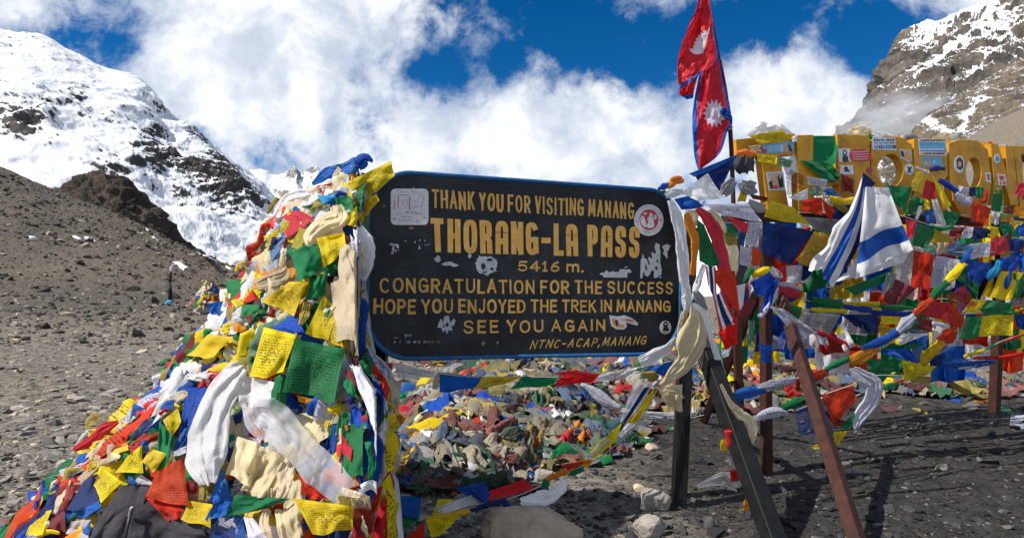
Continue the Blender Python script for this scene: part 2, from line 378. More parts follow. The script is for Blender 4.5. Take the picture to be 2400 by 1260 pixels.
sheet('crag', [(2128, 380, 170), (2150, 330, 170), (2166, 286, 168), (2192, 262, 168), (2206, 256, 168), (2230, 246, 166), (2252, 238, 165), (2290, 205, 165), (2335, 178, 165), (2400, 145, 165), (2550, 90, 165), (2800, 20, 170)],
      [(2040, 800, 95), (2150, 760, 95), (2250, 560, 100), (2400, 400, 110), (2600, 330, 110), (2900, 260, 120)], 260, 200, 6.5, .06, M_CRAG, [(2190, 300, 70, 10, -.8, 20), (2260, 290, 60, 8, -.9, -50), (2210, 330, 40, 8, -.7, -30), (2300, 255, 40, 6, -.6, -40)], .55, 21,
      'brown broken rock crag under the mountain', .12, jag=1.2)
M_DCRAG = mat_mountain('dark_crag', (.050, .042, .036), (.105, .085, .07), .3, .9, 1.1, (5, 4, 1))
sheet('crag', [(120, 470, 108), (158, 446, 108), (172, 432, 107), (192, 420, 106), (222, 411, 106), (250, 412, 105), (275, 424, 104), (300, 450, 104), (330, 458, 104), (350, 478, 103), (366, 520, 102), (395, 535, 102), (430, 565, 101), (480, 600, 100)],
      [(100, 600, 82), (220, 600, 82), (330, 600, 82), (420, 640, 82), (500, 680, 82)], 200, 150, 3.3, .12, M_DCRAG, [(250, 470, 120, 60, .6, 20)], .6, 27,
      'dark brown rock outcrop breaking the hill crest below the snow', .3, jag=.8)

# snow patches lying on the dark hillside
m_, g = new_mat('old_snow')
nn = g.noise(g.n('ShaderNodeNewGeometry').outputs['Position'], 3.0, 5, .6)
b = g.n('ShaderNodeBsdfPrincipled', ins={'Base Color': g.mix(nn, (.7, .73, .78), (.85, .86, .88)), 'Roughness': .7, 'Normal': bump(g, nn, .3, .1)}); finish(g, b.outputs[0]); M_OSNOW = m_
def snow_patch(pts, seed):
    pts = np.array(pts, float); n = 40
    P = catmull(np.concatenate([pts, pts[:1]]), n + 1)[:-1]
    c = P.mean(0); V = []; 
    for k, s in enumerate((1.0, .8, .45)):
        for i, p in enumerate(P):
            q = c + (p - c) * s * (1 + .14 * math.sin(i * 2.1 + seed) * (s > .9) + .1 * math.sin(i * 5.3 + seed))
            h = ray(GB, q[0], q[1]); h = Vector(at(q[0], q[1], 50)) if h is None else h
            V.append((h.x, h.y - .03 * k, h.z + (-.06, .07, .10)[k]))
    h = ray(GB, c[0], c[1]); V.append((h.x, h.y, h.z + .13)); j = len(V) - 1
    Fc = [(k * n + i, k * n + (i + 1) % n, (k + 1) * n + (i + 1) % n, (k + 1) * n + i) for k in (0, 1) for i in range(n)] + [(2 * n + i, 2 * n + (i + 1) % n, j) for i in range(n)]
    o = build('snow_patch', V, Fc, M_OSNOW); tag(o, 'small patch of old snow on the dark scree hillside', 'snow patch', kind='structure')
for i, pts in enumerate([[(402, 612), (420, 614), (452, 634), (430, 634)], [(198, 555), (210, 556), (226, 566), (206, 566)], [(66, 554), (86, 557), (84, 560), (70, 559)], [(170, 552), (190, 559), (186, 561), (172, 556)],
                         [(355, 553), (372, 563), (368, 564)], [(458, 590), (490, 602), (515, 614), (498, 611)], [(340, 535), (352, 540), (346, 541)], [(528, 622), (552, 634), (545, 634), (530, 627)]]): snow_patch(pts, i * 1.7)

# ------------------------------------------------------------------ stones
ICO = bmesh.new(); bmesh.ops.create_icosphere(ICO, subdivisions=1, radius=1.0)
IV = np.array([v.co[:] for v in ICO.verts]); ICO.verts.index_update(); IF = np.array([[v.index for v in f.verts] for f in ICO.faces]); ICO.free()
def stones(name, X, Y, size, mat, flat, label, seed, IV=IV, IF=IF):
    r = np.random.default_rng(seed); n = len(X); Z = ground_z(X, Y)
    S = np.stack([size * r.uniform(.7, 1.3, n), size * r.uniform(.5, 1.0, n), size * r.uniform(flat[0], flat[1], n)], -1)
    V = IV[None] * (1 + r.uniform(-.33, .33, (n, len(IV)))[..., None]) * S[:, None]
    a = r.uniform(0, 6.28, n); t1 = r.normal(0, .3, n); t2 = r.normal(0, .3, n)
    ca, sa = np.cos(a)[:, None], np.sin(a)[:, None]
    x, y, z = V[..., 0], V[..., 1], V[..., 2]
    y, z = y * np.cos(t1)[:, None] - z * np.sin(t1)[:, None], y * np.sin(t1)[:, None] + z * np.cos(t1)[:, None]
    x, z = x * np.cos(t2)[:, None] - z * np.sin(t2)[:, None], x * np.sin(t2)[:, None] + z * np.cos(t2)[:, None]
    V = np.stack([x * ca - y * sa + X[:, None], x * sa + y * ca + Y[:, None], z + Z[:, None] + S[:, 2:3] * .3], -1)
    Fc = (IF[None] + (np.arange(n) * len(IV))[:, None, None]).reshape(-1, 3)
    o = build(name, V.reshape(-1, 3), Fc, mat, smooth=False, origin=(0, 0, 0)); return tag(o, label, 'gravel', kind='stuff')
M_ST1 = mat_stone('shale_flakes', (.14, .128, .115), (.38, .345, .30), (.58, .48, .35))
M_ST2 = mat_stone('dark_shale_painted_shade', (.024, .024, .026), (.075, .073, .073), (.17, .16, .15))  # dark shale chips, darkened further to paint in the shade at right
def pick(n, px0, px1, py0, py1, seed, p=1.0):
    r = np.random.default_rng(seed); px = r.uniform(px0, px1, n); py = py0 + (py1 - py0) * r.uniform(0, 1, n) ** p
    Y = 1.25 * F / (py - HY); 
    for _ in range(6): Y = (CZ - ground_z((px - CX) / F * Y, Y, False)) * F / (py - HY)
    ok = (Y > 1.5) & (Y < 30); return ((px - CX) / F * Y)[ok], Y[ok]
r_ = np.random.default_rng(3)
X, Y = pick(9500, -350, 1150, 738, 1420, 21); stones('gravel', X, Y, np.minimum(.020 * np.exp(r_.normal(0, .62, len(X))) * (Y / 5.0) ** .5, .12), M_ST1, (.15, .45), 'loose grey shale flakes and pebbles left of the flag heap', 5)
X, Y = pick(7500, 1100, 2750, 840, 1420, 22); stones('gravel', X, Y, np.minimum(.014 * np.exp(r_.normal(0, .6, len(X))) * (Y / 4.5) ** .5, .09), M_ST2, (.2, .5), 'dark shale chips with shade painted into their colour under the flag lines', 6)
X, Y = pick(2200, 900, 2500, 715, 900, 25); stones('gravel', X, Y, np.minimum(.03 * np.exp(r_.normal(0, .5, len(X))) * (Y / 9.0) ** .5, .14), M_ST1, (.2, .5), 'pale gravel beyond the sign', 8)
n = 7000; Yh = r_.uniform(14, 74, n) ** 1.0; ph = r_.uniform(-300, 700, n); stones('gravel', (ph - CX) / F * Yh, Yh, .06 * np.exp(r_.normal(0, .6, n)) * (Yh / 30) ** .6, mat_stone('hill_scree', (.06, .053, .045), (.18, .155, .125), (.40, .35, .28), 3.0), (.3, .7), 'rubble scattered over the dark hillside', 7)
def boulder(px, py, wpx, hpx, label, mat, seed, squash=.7, sub=5, dy=0.0):
    h = ray(GB, px, min(py + hpx * .35, 1500)); c = np.array(h); s = c[1] / F
    bm = bmesh.new(); bmesh.ops.create_icosphere(bm, subdivisions=sub, radius=1.0)
    P = np.array([v.co[:] for v in bm.verts]); Fc = [[v.index for v in f.verts] for f in bm.faces]; bm.free()
    r = np.random.default_rng(seed)
    for _ in range(16):                                        # flat broken faces
        nrm = r.normal(size=3); nrm /= np.linalg.norm(nrm); dlim = r.uniform(.5, .82); dd = P @ nrm; P = P - np.outer(np.maximum(dd - dlim, 0) * .9, nrm)
    P = P * (1 + .16 * fbm(P * 1.9 + seed, 5, .6, seed)[:, None] + .09 * fbm(P * 7 + seed, 4, .6, seed + 1, True)[:, None])
    V = P * np.array([wpx * s / 2, wpx * s / 2 * squash, hpx * s / 2 * 1.15]) + c + np.array([0, wpx * s / 2 * squash * .5 + dy, hpx * s * .12])
    return tag(build('boulder', V, Fc, mat), label, 'boulder')
M_BO = mat_stone('tan_boulder', (.46, .35, .24), (.54, .43, .31), None, 7.0); M_BG = mat_stone('grey_boulder', (.25, .24, .215), (.34, .31, .27), None, 7.0)
boulder(1250, 1232, 250, 130, 'large tan boulder below the lowest flag line at the bottom of the view', M_BO, 3)
boulder(1535, 1170, 95, 75, 'pale grey rock beside the foot of the upright black post', M_BG, 5)
boulder(1525, 1235, 80, 70, 'grey blotched rock in front of the other rocks near the black post', M_BG, 9)
boulder(1502, 1142, 38, 26, 'small rounded tan stone behind the grey rocks near the black post', M_BO, 12, sub=3)
boulder(1530, 1046, 36, 26, 'orange brown stone near the far side of the black post', M_BO, 14, sub=3)
boulder(1480, 1048, 26, 18, 'small tan pebble stone left of the orange brown stone', M_BO, 16, sub=3)
boulder(1075, 1110, 90, 46, 'low grey brown rock half buried in front of the ground pile of flags', M_BG, 18)
boulder(1270, 1112, 70, 36, 'grey rock behind the large tan boulder under the flag line', M_BG, 19)
boulder(1665, 1222, 30, 40, 'dark slate stone standing upright left of the slanted black post', mat_stone('slate', (.06, .06, .065), (.09, .09, .095)), 22, sub=3)
boulder(2215, 1095, 34, 22, 'flat grey slab alone on the dark gravel at right', M_BG, 23, .9, 3)
boulder(212, 627, 30, 13, 'dark green grey boulder on the hillside', mat_stone('moss_rock', (.06, .07, .06), (.08, .085, .07), None, 1.0), 33, .8, 3)
# ------------------------------------------------------------------ the painted signboard
def mat_paint(name, base, dirt, chip=None, rough=.45, sc=8.0, chipthr=.70, bumpd=.004):
    m_, g = new_mat(name); P = g.n('ShaderNodeNewGeometry').outputs['Position']
    a = g.noise(P, sc, 6, .65); b_ = g.noise(P, sc * 7, 5, .7); c = g.noise(P, sc * 3.1, 7, .75)
    col = g.mix(g.ss(a, .38, .68), base, dirt); col = g.mix(g.m('MULTIPLY', g.ss(b_, .52, .72), .45), col, tuple(x * .55 for x in base))
    rg = g.m('ADD', g.m('MULTIPLY', a, .35), rough - .15)
    if chip:
        k = g.ss(c, chipthr, chipthr + .02); col = g.mix(k, col, chip); rg = g.m('ADD', rg, g.m('MULTIPLY', k, .4), clamp=True)
    b = g.n('ShaderNodeBsdfPrincipled', ins={'Base Color': col, 'Roughness': rg, 'Normal': bump(g, g.m('ADD', a, g.m('MULTIPLY', b_, .4)), .35, bumpd), 'Specular IOR Level': .25})
    finish(g, b.outputs[0]); return m_
M_BOARD = mat_paint('black_enamel', (.010, .012, .015), (.030, .034, .040), (.28, .26, .23), .50, 5.0, .755)
M_RIM = mat_paint('blue_rim_paint', (.010, .085, .24), (.02, .13, .32), (.16, .075, .03), .5, 16.0, .60)
M_GOLD = mat_paint('ochre_lettering', (.66, .35, .070), (.74, .45, .13), (.10, .06, .03), .55, 20.0, .67)
M_BLACKP = mat_paint('black_post_paint', (.006, .006, .007), (.012, .012, .013), (.09, .07, .055), .62, 14.0, .64)
M_BROWN = mat_paint('brown_primer', (.034, .011, .008), (.062, .020, .013), (.10, .055, .04), .62, 14.0, .66)
M_YEL = mat_paint('yellow_enamel', (.60, .29, .012), (.42, .19, .012), (.13, .07, .03), .42, 9.0, .66)
def flatcol(name, c, rough=.5, var=.25):
    m_, g = new_mat(name); P = g.n('ShaderNodeNewGeometry').outputs['Position']; a = g.noise(P, 40.0, 5, .7)
    col = g.mix(g.ss(a, .3, .75), c, tuple(x * (1 - var) for x in c))
    b = g.n('ShaderNodeBsdfPrincipled', ins={'Base Color': col, 'Roughness': rough}); finish(g, b.outputs[0]); return m_
M_STW = flatcol('sticker_white', (.70, .71, .74)); M_STR = flatcol('sticker_red', (.60, .03, .03)); M_STK = flatcol('sticker_black', (.012, .012, .014)); M_STB = flatcol('sticker_blue', (.04, .30, .62))
M_STO = flatcol('sticker_orange', (.75, .30, .06)); M_STG = flatcol('torn_sticker_paper', (.50, .52, .55), .7); M_STBR = flatcol('sticker_brown', (.30, .16, .08)); M_STT = flatcol('sticker_dark_red', (.32, .05, .06))

class Plane:
    """a vertical plane through two pixels at two depths; maps pixels onto itself"""
    def __init__(s, pA, pB):
        s.o = Vector(at(*pA)); d = Vector(at(*pB)) - s.o; s.roll = d.z; s.d = Vector((d.x, d.y, 0)).normalized(); s.n = s.d.cross(Vector((0, 0, 1)))   # n points to the camera
    def hit(s, px, py):
        r = Vector(((px - CX) / F, 1.0, -(py - HY) / F)); c = Vector((0, 0, CZ)); t = (s.o - c).dot(s.n) / r.dot(s.n); p = c + r * t - s.o
        return (p.dot(s.d), p.z)
    def P(s, a, h, k=0.0): return s.o + s.d * a + Vector((0, 0, h)) + s.n * k
SGN = Plane((865, 620, 3.5), (1592, 640, 4.096))
ang = math.atan2(-0.018, 1.88); WS, HS, RS = 1.878, .971, .225
c_ = Vector(at(865, 405, 3.5)); e_ = Vector(at(865, 838, 3.5)); g_ = Vector(at(1592, 455, 4.096)); h_ = Vector(at(1592, 825, 4.096))
ccx = (Vector(c_ + e_ + g_ + h_) / 4 - SGN.o); sc_a, sc_h = ccx.dot(SGN.d), ccx.z
def rrect(w, h, r, n=12):
    P = []
    for (sx_, sy_, a0) in ((1, 1, 0), (-1, 1, 90), (-1, -1, 180), (1, -1, 270)):
        for k in range(n + 1):
            a = R(a0 + 90 * k / n); P.append((sx_ * (w / 2 - r) + r * math.cos(a), sy_ * (h / 2 - r) + r * math.sin(a)))
    return P
def on_sign(x, y, k): 
    ca, sa = math.cos(ang), math.sin(ang); bow = 0.018 * (1 - (x / .94) ** 2) * max(0, y / .48)
    return tuple(SGN.P(sc_a + x * ca - y * sa, sc_h + x * sa + y * ca + bow, k))
sign = empty('signboard', SGN.P(sc_a, 0) - Vector((0, 0, SGN.P(sc_a, 0).z)), 'black painted signboard with ochre lettering, rounded corners and a blue rim', 'signboard')
rr = rrect(WS, HS, RS); n = len(rr)
rings = []
for (sc, k) in ((.0, 0), (.5, .0), (1, 0), (1, -.02), (.0, -.02)):
    if sc == .0: continue
    rings.append([(x * (1 if sc == 1 else sc), y * (1 if sc == 1 else sc), k) for (x, y) in rr])
V = [on_sign(*p) for r_2 in rings for p in r_2]; V.append(on_sign(0, 0, 0)); V.append(on_sign(0, 0, -.02))
Fc = [(n * a + i, n * a + (i + 1) % n, n * (a + 1) + (i + 1) % n, n * (a + 1) + i) for a in (0, 1) for i in range(n)]
Fc += [((i + 1) % n, i, 3 * n) for i in range(n)] + [(2 * n + i, 2 * n + (i + 1) % n, 3 * n + 1) for i in range(n)]
build('panel', V, Fc, M_BOARD, sign, smooth=False)
ro = rrect(WS + .006, HS + .006, RS + .003)
prof = [(.014, -.024), (.016, .008), (.009, .015), (-.001, .012), (-.006, .002)]                # raised folded edge
V = []
for (dx, k) in prof:
    V += [on_sign(x * (1 + 2 * dx / WS), y * (1 + 2 * dx / HS), k) for (x, y) in ro]
Fc = [(n * a + i, n * a + (i + 1) % n, n * (a + 1) + (i + 1) % n, n * (a + 1) + i) for a in range(len(prof) - 1) for i in range(n)]
build('rim', V, Fc, M_RIM, sign)

# lettering: strokes of a flat brush -------------------------------------------------------------
def arc(cx, cy, rx, ry, a0, a1, n=14, p=1.0):
    out = []
    for k in range(n + 1):
        a = R(a0 + (a1 - a0) * k / n); c, s = math.cos(a), math.sin(a)
        out.append((cx + rx * math.copysign(abs(c) ** p, c), cy + ry * math.copysign(abs(s) ** p, s)))
    return out
def glyphs(bl):
    p = .55 if bl else .9
    O_ = arc(.5, .5, .5, .5, 0, 360, 28, p)
    S_ = [(.97, .78), (.93, .93), (.72, 1), (.3, 1), (.06, .92), (.02, .72), (.14, .57), (.5, .5), (.86, .43), (.98, .27), (.94, .08), (.7, 0), (.3, 0), (.07, .07), (.02, .2)]
    if not bl: S_ = [(.95, .84), (.75, .98), (.48, 1), (.2, .95), (.04, .77), (.14, .6), (.5, .5), (.86, .4), (.97, .22), (.8, .05), (.5, 0), (.22, .03), (.03, .17)]
    G = {
     'A': (.85, [[(0, 0), (.0, .7)] + arc(.5, .66, .5, .34, 180, 0, 14, .6) + [(1, .7), (1, 0)], [(0, .36), (1, .36)]] if bl else [[(0, 0), (.5, 1)], [(.5, 1), (1, 0)], [(.2, .33), (.8, .33)]]),
     'C': (.85, [arc(.5, .5, .5, .5, 50, 310, 20, p)]), 'D': (.8, [[(0, 0), (0, 1)], [(0, 1), (.4, 1)] + arc(.4, .5, .6, .5, 90, -90, 14, p) + [(0, 0)]]),
     'E': (.65, [[(0, 0), (0, 1)], [(0, 1), (1, 1)], [(0, .52), (.85, .52)], [(0, 0), (1, 0)]]), 'F': (.65, [[(0, 0), (0, 1)], [(0, 1), (1, 1)], [(0, .5), (.8, .5)]]),
     'G': (.85, [arc(.5, .5, .5, .5, 45, 330, 20, p), [(.55, .45), (1.0, .45)], [(1, .47), (1, .06)]]), 'H': (.8, [[(0, 0), (0, 1)], [(1, 0), (1, 1)], [(0, .5), (1, .5)]]),
     'I': (.0, [[(0, 0), (0, 1)]]), 'J': (.6, [[(.9, 1), (.9, .3)] + arc(.45, .28, .45, .28, 0, -160, 12)]), 'K': (.75, [[(0, 0), (0, 1)], [(.95, 1), (.05, .45)], [(.3, .62), (1, 0)]]),
     'L': (.6, [[(0, 1), (0, 0)], [(0, 0), (1, 0)]]), 'M': (1.0, [[(0, 0), (.1, 1)], [(.1, 1), (.5, .2)], [(.5, .2), (.9, 1)], [(.9, 1), (1, 0)]]),
     'N': (.8, [[(0, 0), (0, 1)], [(0, 1), (1, 0)], [(1, 0), (1, 1)]]), 'O': (.9, [O_]), 'P': (.7, [[(0, 0), (0, 1)], [(0, 1), (.5, 1)] + arc(.5, .73, .5, .27, 90, -90, 12, p) + [(0, .46)]]),
     'R': (.75, [[(0, 0), (0, 1)], [(0, 1), (.5, 1)] + arc(.5, .75, .5, .25, 90, -90, 12, p) + [(0, .5)], [(.5, .5), (1, .36), (1, 0)] if bl else [(.42, .5), (1, 0)]]),
     'S': (.8, [catmull(S_, 34).tolist()]), 'T': (.75, [[(.5, 0), (.5, 1)], [(0, 1), (1, 1)]]), 'U': (.8, [[(0, 1), (0, .35)] + arc(.5, .35, .5, .35, 180, 360, 14, p) + [(1, 1)]]),
     'V': (.75, [[(0, 1), (.5, 0)], [(.5, 0), (1, 1)]]), 'Y': (.75, [[(0, 1), (.5, .45)], [(1, 1), (.5, .45)], [(.5, .45), (.5, 0)]]),
     '5': (.7, [[(.95, 1), (.15, 1), (.1, .56)], [(.1, .56)] + arc(.48, .32, .5, .32, 110, -150, 14)]), '4': (.75, [[(.7, 0), (.7, 1)], [(.7, 1), (0, .3)], [(0, .3), (1, .3)]]),
     '1': (.35, [[(.5, 0), (.5, 1)], [(.5, 1), (.05, .8)], [(.1, 0), (.9, 0)]]), '6': (.7, [catmull([(.85, 1), (.4, .82), (.05, .4), (.12, .1), (.5, 0), (.9, .12), (.95, .4), (.6, .56), (.2, .46), (.06, .3)], 26).tolist()]),
     'm': (1.0, [[(0, 0), (0, .78)], [(0, .55)] + arc(.26, .58, .24, .18, 160, 0, 8) + [(.5, 0)], [(.5, .55)] + arc(.76, .58, .24, .18, 160, 0, 8) + [(1, 0)]]),
     '-': (.5, [[(0, .45), (1, .45)]]), '.': (.08, [[(0, 0), (1, .02)]]), ',': (.12, [[(1, .05), (0, -.2)]]), ' ': (.35, []),
    }
    return G
GL = {False: glyphs(False), True: glyphs(True)}
def lettering(text, tl, tr, bl, br, t, block=False, slant=0.0, label=None, aspect=1.0, gap=.30, seed=0):
    """text filling the picture quad tl, tr, bl, br on the sign face; t = stroke width / letter height"""
    q = [Vector(SGN.hit(*p)) for p in (tl, tr, bl, br)]
    r = random.Random(seed); G = GL[block]
    hgt = ((q[0] - q[2]).length + (q[1] - q[3]).length) / 2; wid = ((q[1] - q[0]).length + (q[3] - q[2]).length) / 2
    need = wid / hgt; fixed = sum(gap + t for ch in text if ch != ' ') - gap; aspect = (need - fixed) / sum(G[ch][0] * (2.3 if ch == ' ' and block else 1.25 if ch == ' ' else 1) for ch in text)
    adv, x = [], 0.0
    for ch in text:
        w = G[ch][0] * aspect * (2.3 if ch == ' ' and block else 1.25 if ch == ' ' else 1); adv.append((x, w)); x += w + (gap + t if ch != ' ' else 0)
    tot = x - gap
    Vs, Fs, layer = [], [], 0
    asp = need / tot           # x unit in letter heights
    for ch, (x0, w) in zip(text, adv):
        jx, jy, jr = r.uniform(-.02, .02), r.uniform(-.03, .03), r.uniform(-.025, .025)
        for st in G[ch][1]:
            P = np.array([((x0 + a * w + t * .5), b) for (a, b) in st], float)
            P[:, 0] *= asp; P[:, 1] = t / 2 + P[:, 1] * (1 - t) + jy * (0 if block else 1); P[:, 0] += slant * P[:, 1] + jr * P[:, 1]
            closed = np.linalg.norm(P[0] - P[-1]) < 1e-6
            T = np.gradient(P, axis=0); 
            if closed: T[0] = T[-1] = P[1] - P[-2]
            T /= np.linalg.norm(T, axis=1, keepdims=True) + 1e-9
            Nn = np.stack([-T[:, 1], T[:, 0]], -1); k = len(P)
            ext = t * .5 * (0.0 if closed else 1.0)
            if not closed: P[0] -= T[0] * (ext if abs(T[0][0]) > .9 or len(P) > 2 else ext * .95); P[-1] += T[-1] * ext
            hw = np.full(k, t / 2) * (1 if block else r.uniform(.85, 1.12)); 
            if not block and not closed: hw = hw * np.linspace(r.uniform(.85, 1.15), r.uniform(.75, 1.1), k)
            layer += 1; dz = .0016 + .00022 * (layer % 5)
            base = len(Vs)
            for i in range(k):
                for s in (1, -1):
                    y_ = P[i] + Nn[i] * hw[i] * s; fx = y_[0] / (tot * asp); fy = y_[1]
                    top = q[0] * (1 - fx) + q[1] * fx; bot = q[2] * (1 - fx) + q[3] * fx; p = bot * (1 - fy) + top * fy
                    Vs.append(tuple(SGN.P(p.x, p.y, dz)))
            Fs += [(base + 2 * i, base + 2 * i + 1, base + 2 * i + 3, base + 2 * i + 2) for i in range(k - 1)]
    o = build('lettering', Vs, Fs, M_GOLD, sign, smooth=False)
    return tag(o, 'ochre line of lettering reading ' + label)
def Z5(x, y): return (800 + x / 2.6244, 380 + y / 2.6244)
lettering('THANK YOU FOR VISITING MANANG', Z5(555, 168), Z5(1800, 248), Z5(557, 283), Z5(1800, 350), .135, False, label='thank you for visiting Manang', seed=1, gap=.09)
lettering('THORANG-LA PASS', Z5(552, 343), Z5(1832, 398), Z5(556, 553), Z5(1832, 588), .168, True, label='Thorang-La Pass', seed=2, gap=.095)
lettering('5416 m.', Z5(1085, 606), Z5(1490, 612), Z5(1085, 672), Z5(1490, 676), .18, False, label='5416 m.', seed=3, gap=.22)
lettering('CONGRATULATION FOR THE SUCCESS', Z5(235, 708), Z5(2040, 736), Z5(235, 803), Z5(2040, 812), .165, False, label='congratulation for the success', seed=4, gap=.16)
lettering('HOPE YOU ENJOYED THE TREK IN MANANG', Z5(197, 838), Z5(2025, 848), Z5(197, 932), Z5(2025, 920), .17, False, label='hope you enjoyed the trek in Manang', seed=5, gap=.12)
lettering('SEE YOU AGAIN', Z5(750, 972), Z5(1622, 965), Z5(750, 1056), Z5(1622, 1036), .17, False, label='see you again', seed=6, gap=.3)
lettering('NTNC-ACAP,MANANG', Z5(1165, 1094), Z5(1875, 1066), Z5(1155, 1148), Z5(1868, 1120), .15, False, .22, label='NTNC-ACAP, Manang', seed=7, gap=.25)

# stickers ---------------------------------------------------------------------------------------
def decal(polys, parent=sign, pl=SGN, label=None, base=.0016, name='sticker'):
    """polys: list of (pixel polygon, material, level); one part mesh"""
    J = Joiner(); mats = []
    for i, (pts, m_2, lv) in enumerate(polys):
        if m_2 not in mats: mats.append(m_2)
        hp = [pl.hit(*p) for p in pts]; V = [tuple(pl.P(a, h, base + lv * .0007 + i * .00003)) for (a, h) in hp]
        Vb = [tuple(pl.P(a, h, base - .0012)) for (a, h) in hp]; k = len(V)
        Fc = [tuple(range(k - 1, -1, -1))] + [(j, (j + 1) % k, k + (j + 1) % k, k + j) for j in range(k)]
        J.n, off = J.n, J.n
        J.V.append(np.array(V + Vb)); J.Fc += [tuple(x + off for x in f) for f in Fc]; J.U.append(np.zeros((2 * k, 2))); J.M += [mats.index(m_2)] * len(Fc); J.n += 2 * k
    o = J.build(name, mats, parent, smooth=False)
    return tag(o, label) if label else o
def ell(cx, cy, rx, ry, n=28, wob=0, seed=0, a0=0):
    r = random.Random(seed); return [(cx + rx * math.cos(k * 2 * math.pi / n + a0) * (1 + wob * r.uniform(-1, 1)), cy + ry * math.sin(k * 2 * math.pi / n + a0) * (1 + wob * r.uniform(-1, 1))) for k in range(n)]
def rq(x0, y0, x1, y1, r, n=5):
    cx, cy, w, h = (x0 + x1) / 2, (y0 + y1) / 2, x1 - x0, y1 - y0; return [(cx + a, cy - b) for (a, b) in rrect(w, h, r, n)]
def ln(x0, y0, x1, y1, w):
    d = math.hypot(x1 - x0, y1 - y0) + 1e-6; nx, ny = -(y1 - y0) / d * w / 2, (x1 - x0) / d * w / 2
    return [(x0 + nx, y0 + ny), (x1 + nx, y1 + ny), (x1 - nx, y1 - ny), (x0 - nx, y0 - ny)]
def zp(pts, ox, oy, s): return [(ox + x / s, oy + y / s) for (x, y) in pts]
q5 = lambda pts: zp(pts, 840, 380, 5.7286); q6 = lambda pts: zp(pts, 1400, 440, 5.729); q2 = lambda pts: zp(pts, 800, 380, 2.6244)
S = [(q5(rq(434, 356, 940, 842, 62)), M_STW, 0)]
for a in ((540, 440, 532, 630, 10), (545, 437, 690, 447, 7), (690, 470, 686, 640, 12), (480, 510, 474, 640, 6), (492, 510, 486, 640, 5), (730, 540, 790, 510, 7), (790, 510, 822, 455, 6), (800, 398, 850, 440, 5), (850, 440, 872, 490, 6), (872, 490, 858, 560, 4), (858, 560, 840, 620, 4), (610, 520, 640, 505, 4),
          (600, 530, 598, 570, 4), (600, 570, 640, 615, 4), (660, 520, 664, 600, 4), (640, 505, 662, 525, 4), (705, 610, 800, 600, 4), (720, 590, 760, 572, 4), (760, 572, 806, 598, 4), (565, 394, 605, 394, 9), (632, 394, 655, 394, 9), (710, 394, 735, 392, 12), (755, 402, 790, 404, 4), (626, 668, 676, 666, 11), (700, 672, 745, 678, 12), (766, 678, 788, 688, 11),
          (520, 686, 590, 692, 5), (585, 734, 600, 732, 12), (612, 738, 640, 736, 8), (655, 738, 720, 732, 7), (810, 686, 860, 690, 6), (880, 750, 884, 736, 7), (892, 730, 896, 706, 6)): S.append((q5(ln(*a)), M_STT if a[4] > 10 else M_STR, 1))
for k in range(9): S.append((q5(ln(520 + k * 24, 778 + (k % 3) * 3, 532 + k * 24, 776 + (k % 2) * 6, 6)), M_STK, 1))
S += [(q5(ell(482, 760, 11, 15)), M_STT, 1), (q5(ell(792, 778, 15, 15)), M_STR, 1), (q5(ell(792, 778, 9, 9)), M_STW, 2), (q5([(858, 848), (884, 830), (916, 842), (912, 852)]), M_STR, 1)]
decal(S, label='white square sticker with red line drawing')
S = [(q6(ell(690, 434, 196, 211, 40)), M_STW, 0), (q6(ell(690, 428, 126, 138, 36)), M_STR, 1), (q6([(575, 400), (600, 372), (622, 385), (640, 430), (650, 480), (660, 520), (640, 535), (600, 500), (580, 460)]), M_STW, 2),
     (q6(ell(718, 362, 24, 26, 16)), M_STW, 2), (q6([(672, 400), (700, 380), (738, 382), (756, 410), (752, 450), (764, 492), (750, 530), (700, 545), (660, 530), (668, 490), (684, 465), (668, 430)]), M_STW, 2), (q6(ell(638, 347, 28, 15, 14)), M_STW, 2), (q6(ell(776, 392, 16, 38, 14, .2, 2)), M_STW, 2), (q6(ell(852, 436, 12, 11, 8)), M_STR, 1), (q6(ell(526, 452, 10, 9, 8)), M_STR, 1)]
for (x, y) in ((570, 300), (628, 268), (660, 254), (628, 580), (655, 598), (690, 602), (780, 300), (832, 330), (845, 352), (826, 548)): S.append((q6(ln(x - 9, y, x + 9, y - 6, 7)), M_STR if x > 770 else M_STK, 1))
decal(S, label='round white sticker with a red centre and white figures')
S = [(q6([(782, 752), (800, 738), (812, 755), (828, 752), (838, 780), (834, 820), (846, 850), (842, 990), (862, 1100), (858, 1160), (800, 1205), (760, 1210), (762, 1120), (740, 1105), (716, 1120), (706, 1160), (676, 1190), (640, 1175), (624, 1120), (610, 1140), (606, 1212), (578, 1214), (584, 960), (606, 940), (600, 890), (618, 900), (626, 940), (662, 960), (690, 1040), (706, 1030), (684, 940), (700, 925), (716, 950), (742, 940), (724, 870), (744, 866), (770, 890), (790, 870), (770, 800)]), M_STG, 0),
     (q6([(868, 792), (900, 770), (930, 756), (952, 760), (962, 776), (994, 774), (964, 800), (962, 830), (940, 850), (942, 940), (932, 952), (906, 910), (878, 884), (900, 850), (886, 820)]), M_STG, 0), (q6([(640, 1010), (664, 1080), (660, 1120), (640, 1080)]), M_BOARD, 1), (q6([(770, 1060), (800, 1050), (806, 1090), (780, 1100)]), M_BOARD, 1), (q6([(786, 985), (808, 955), (818, 1010)]), M_BOARD, 1), (q6([(830, 1196), (860, 1180), (860, 1212), (832, 1214)]), M_STB, 1)]
decal(S, label='torn grey remains of a tall sticker')
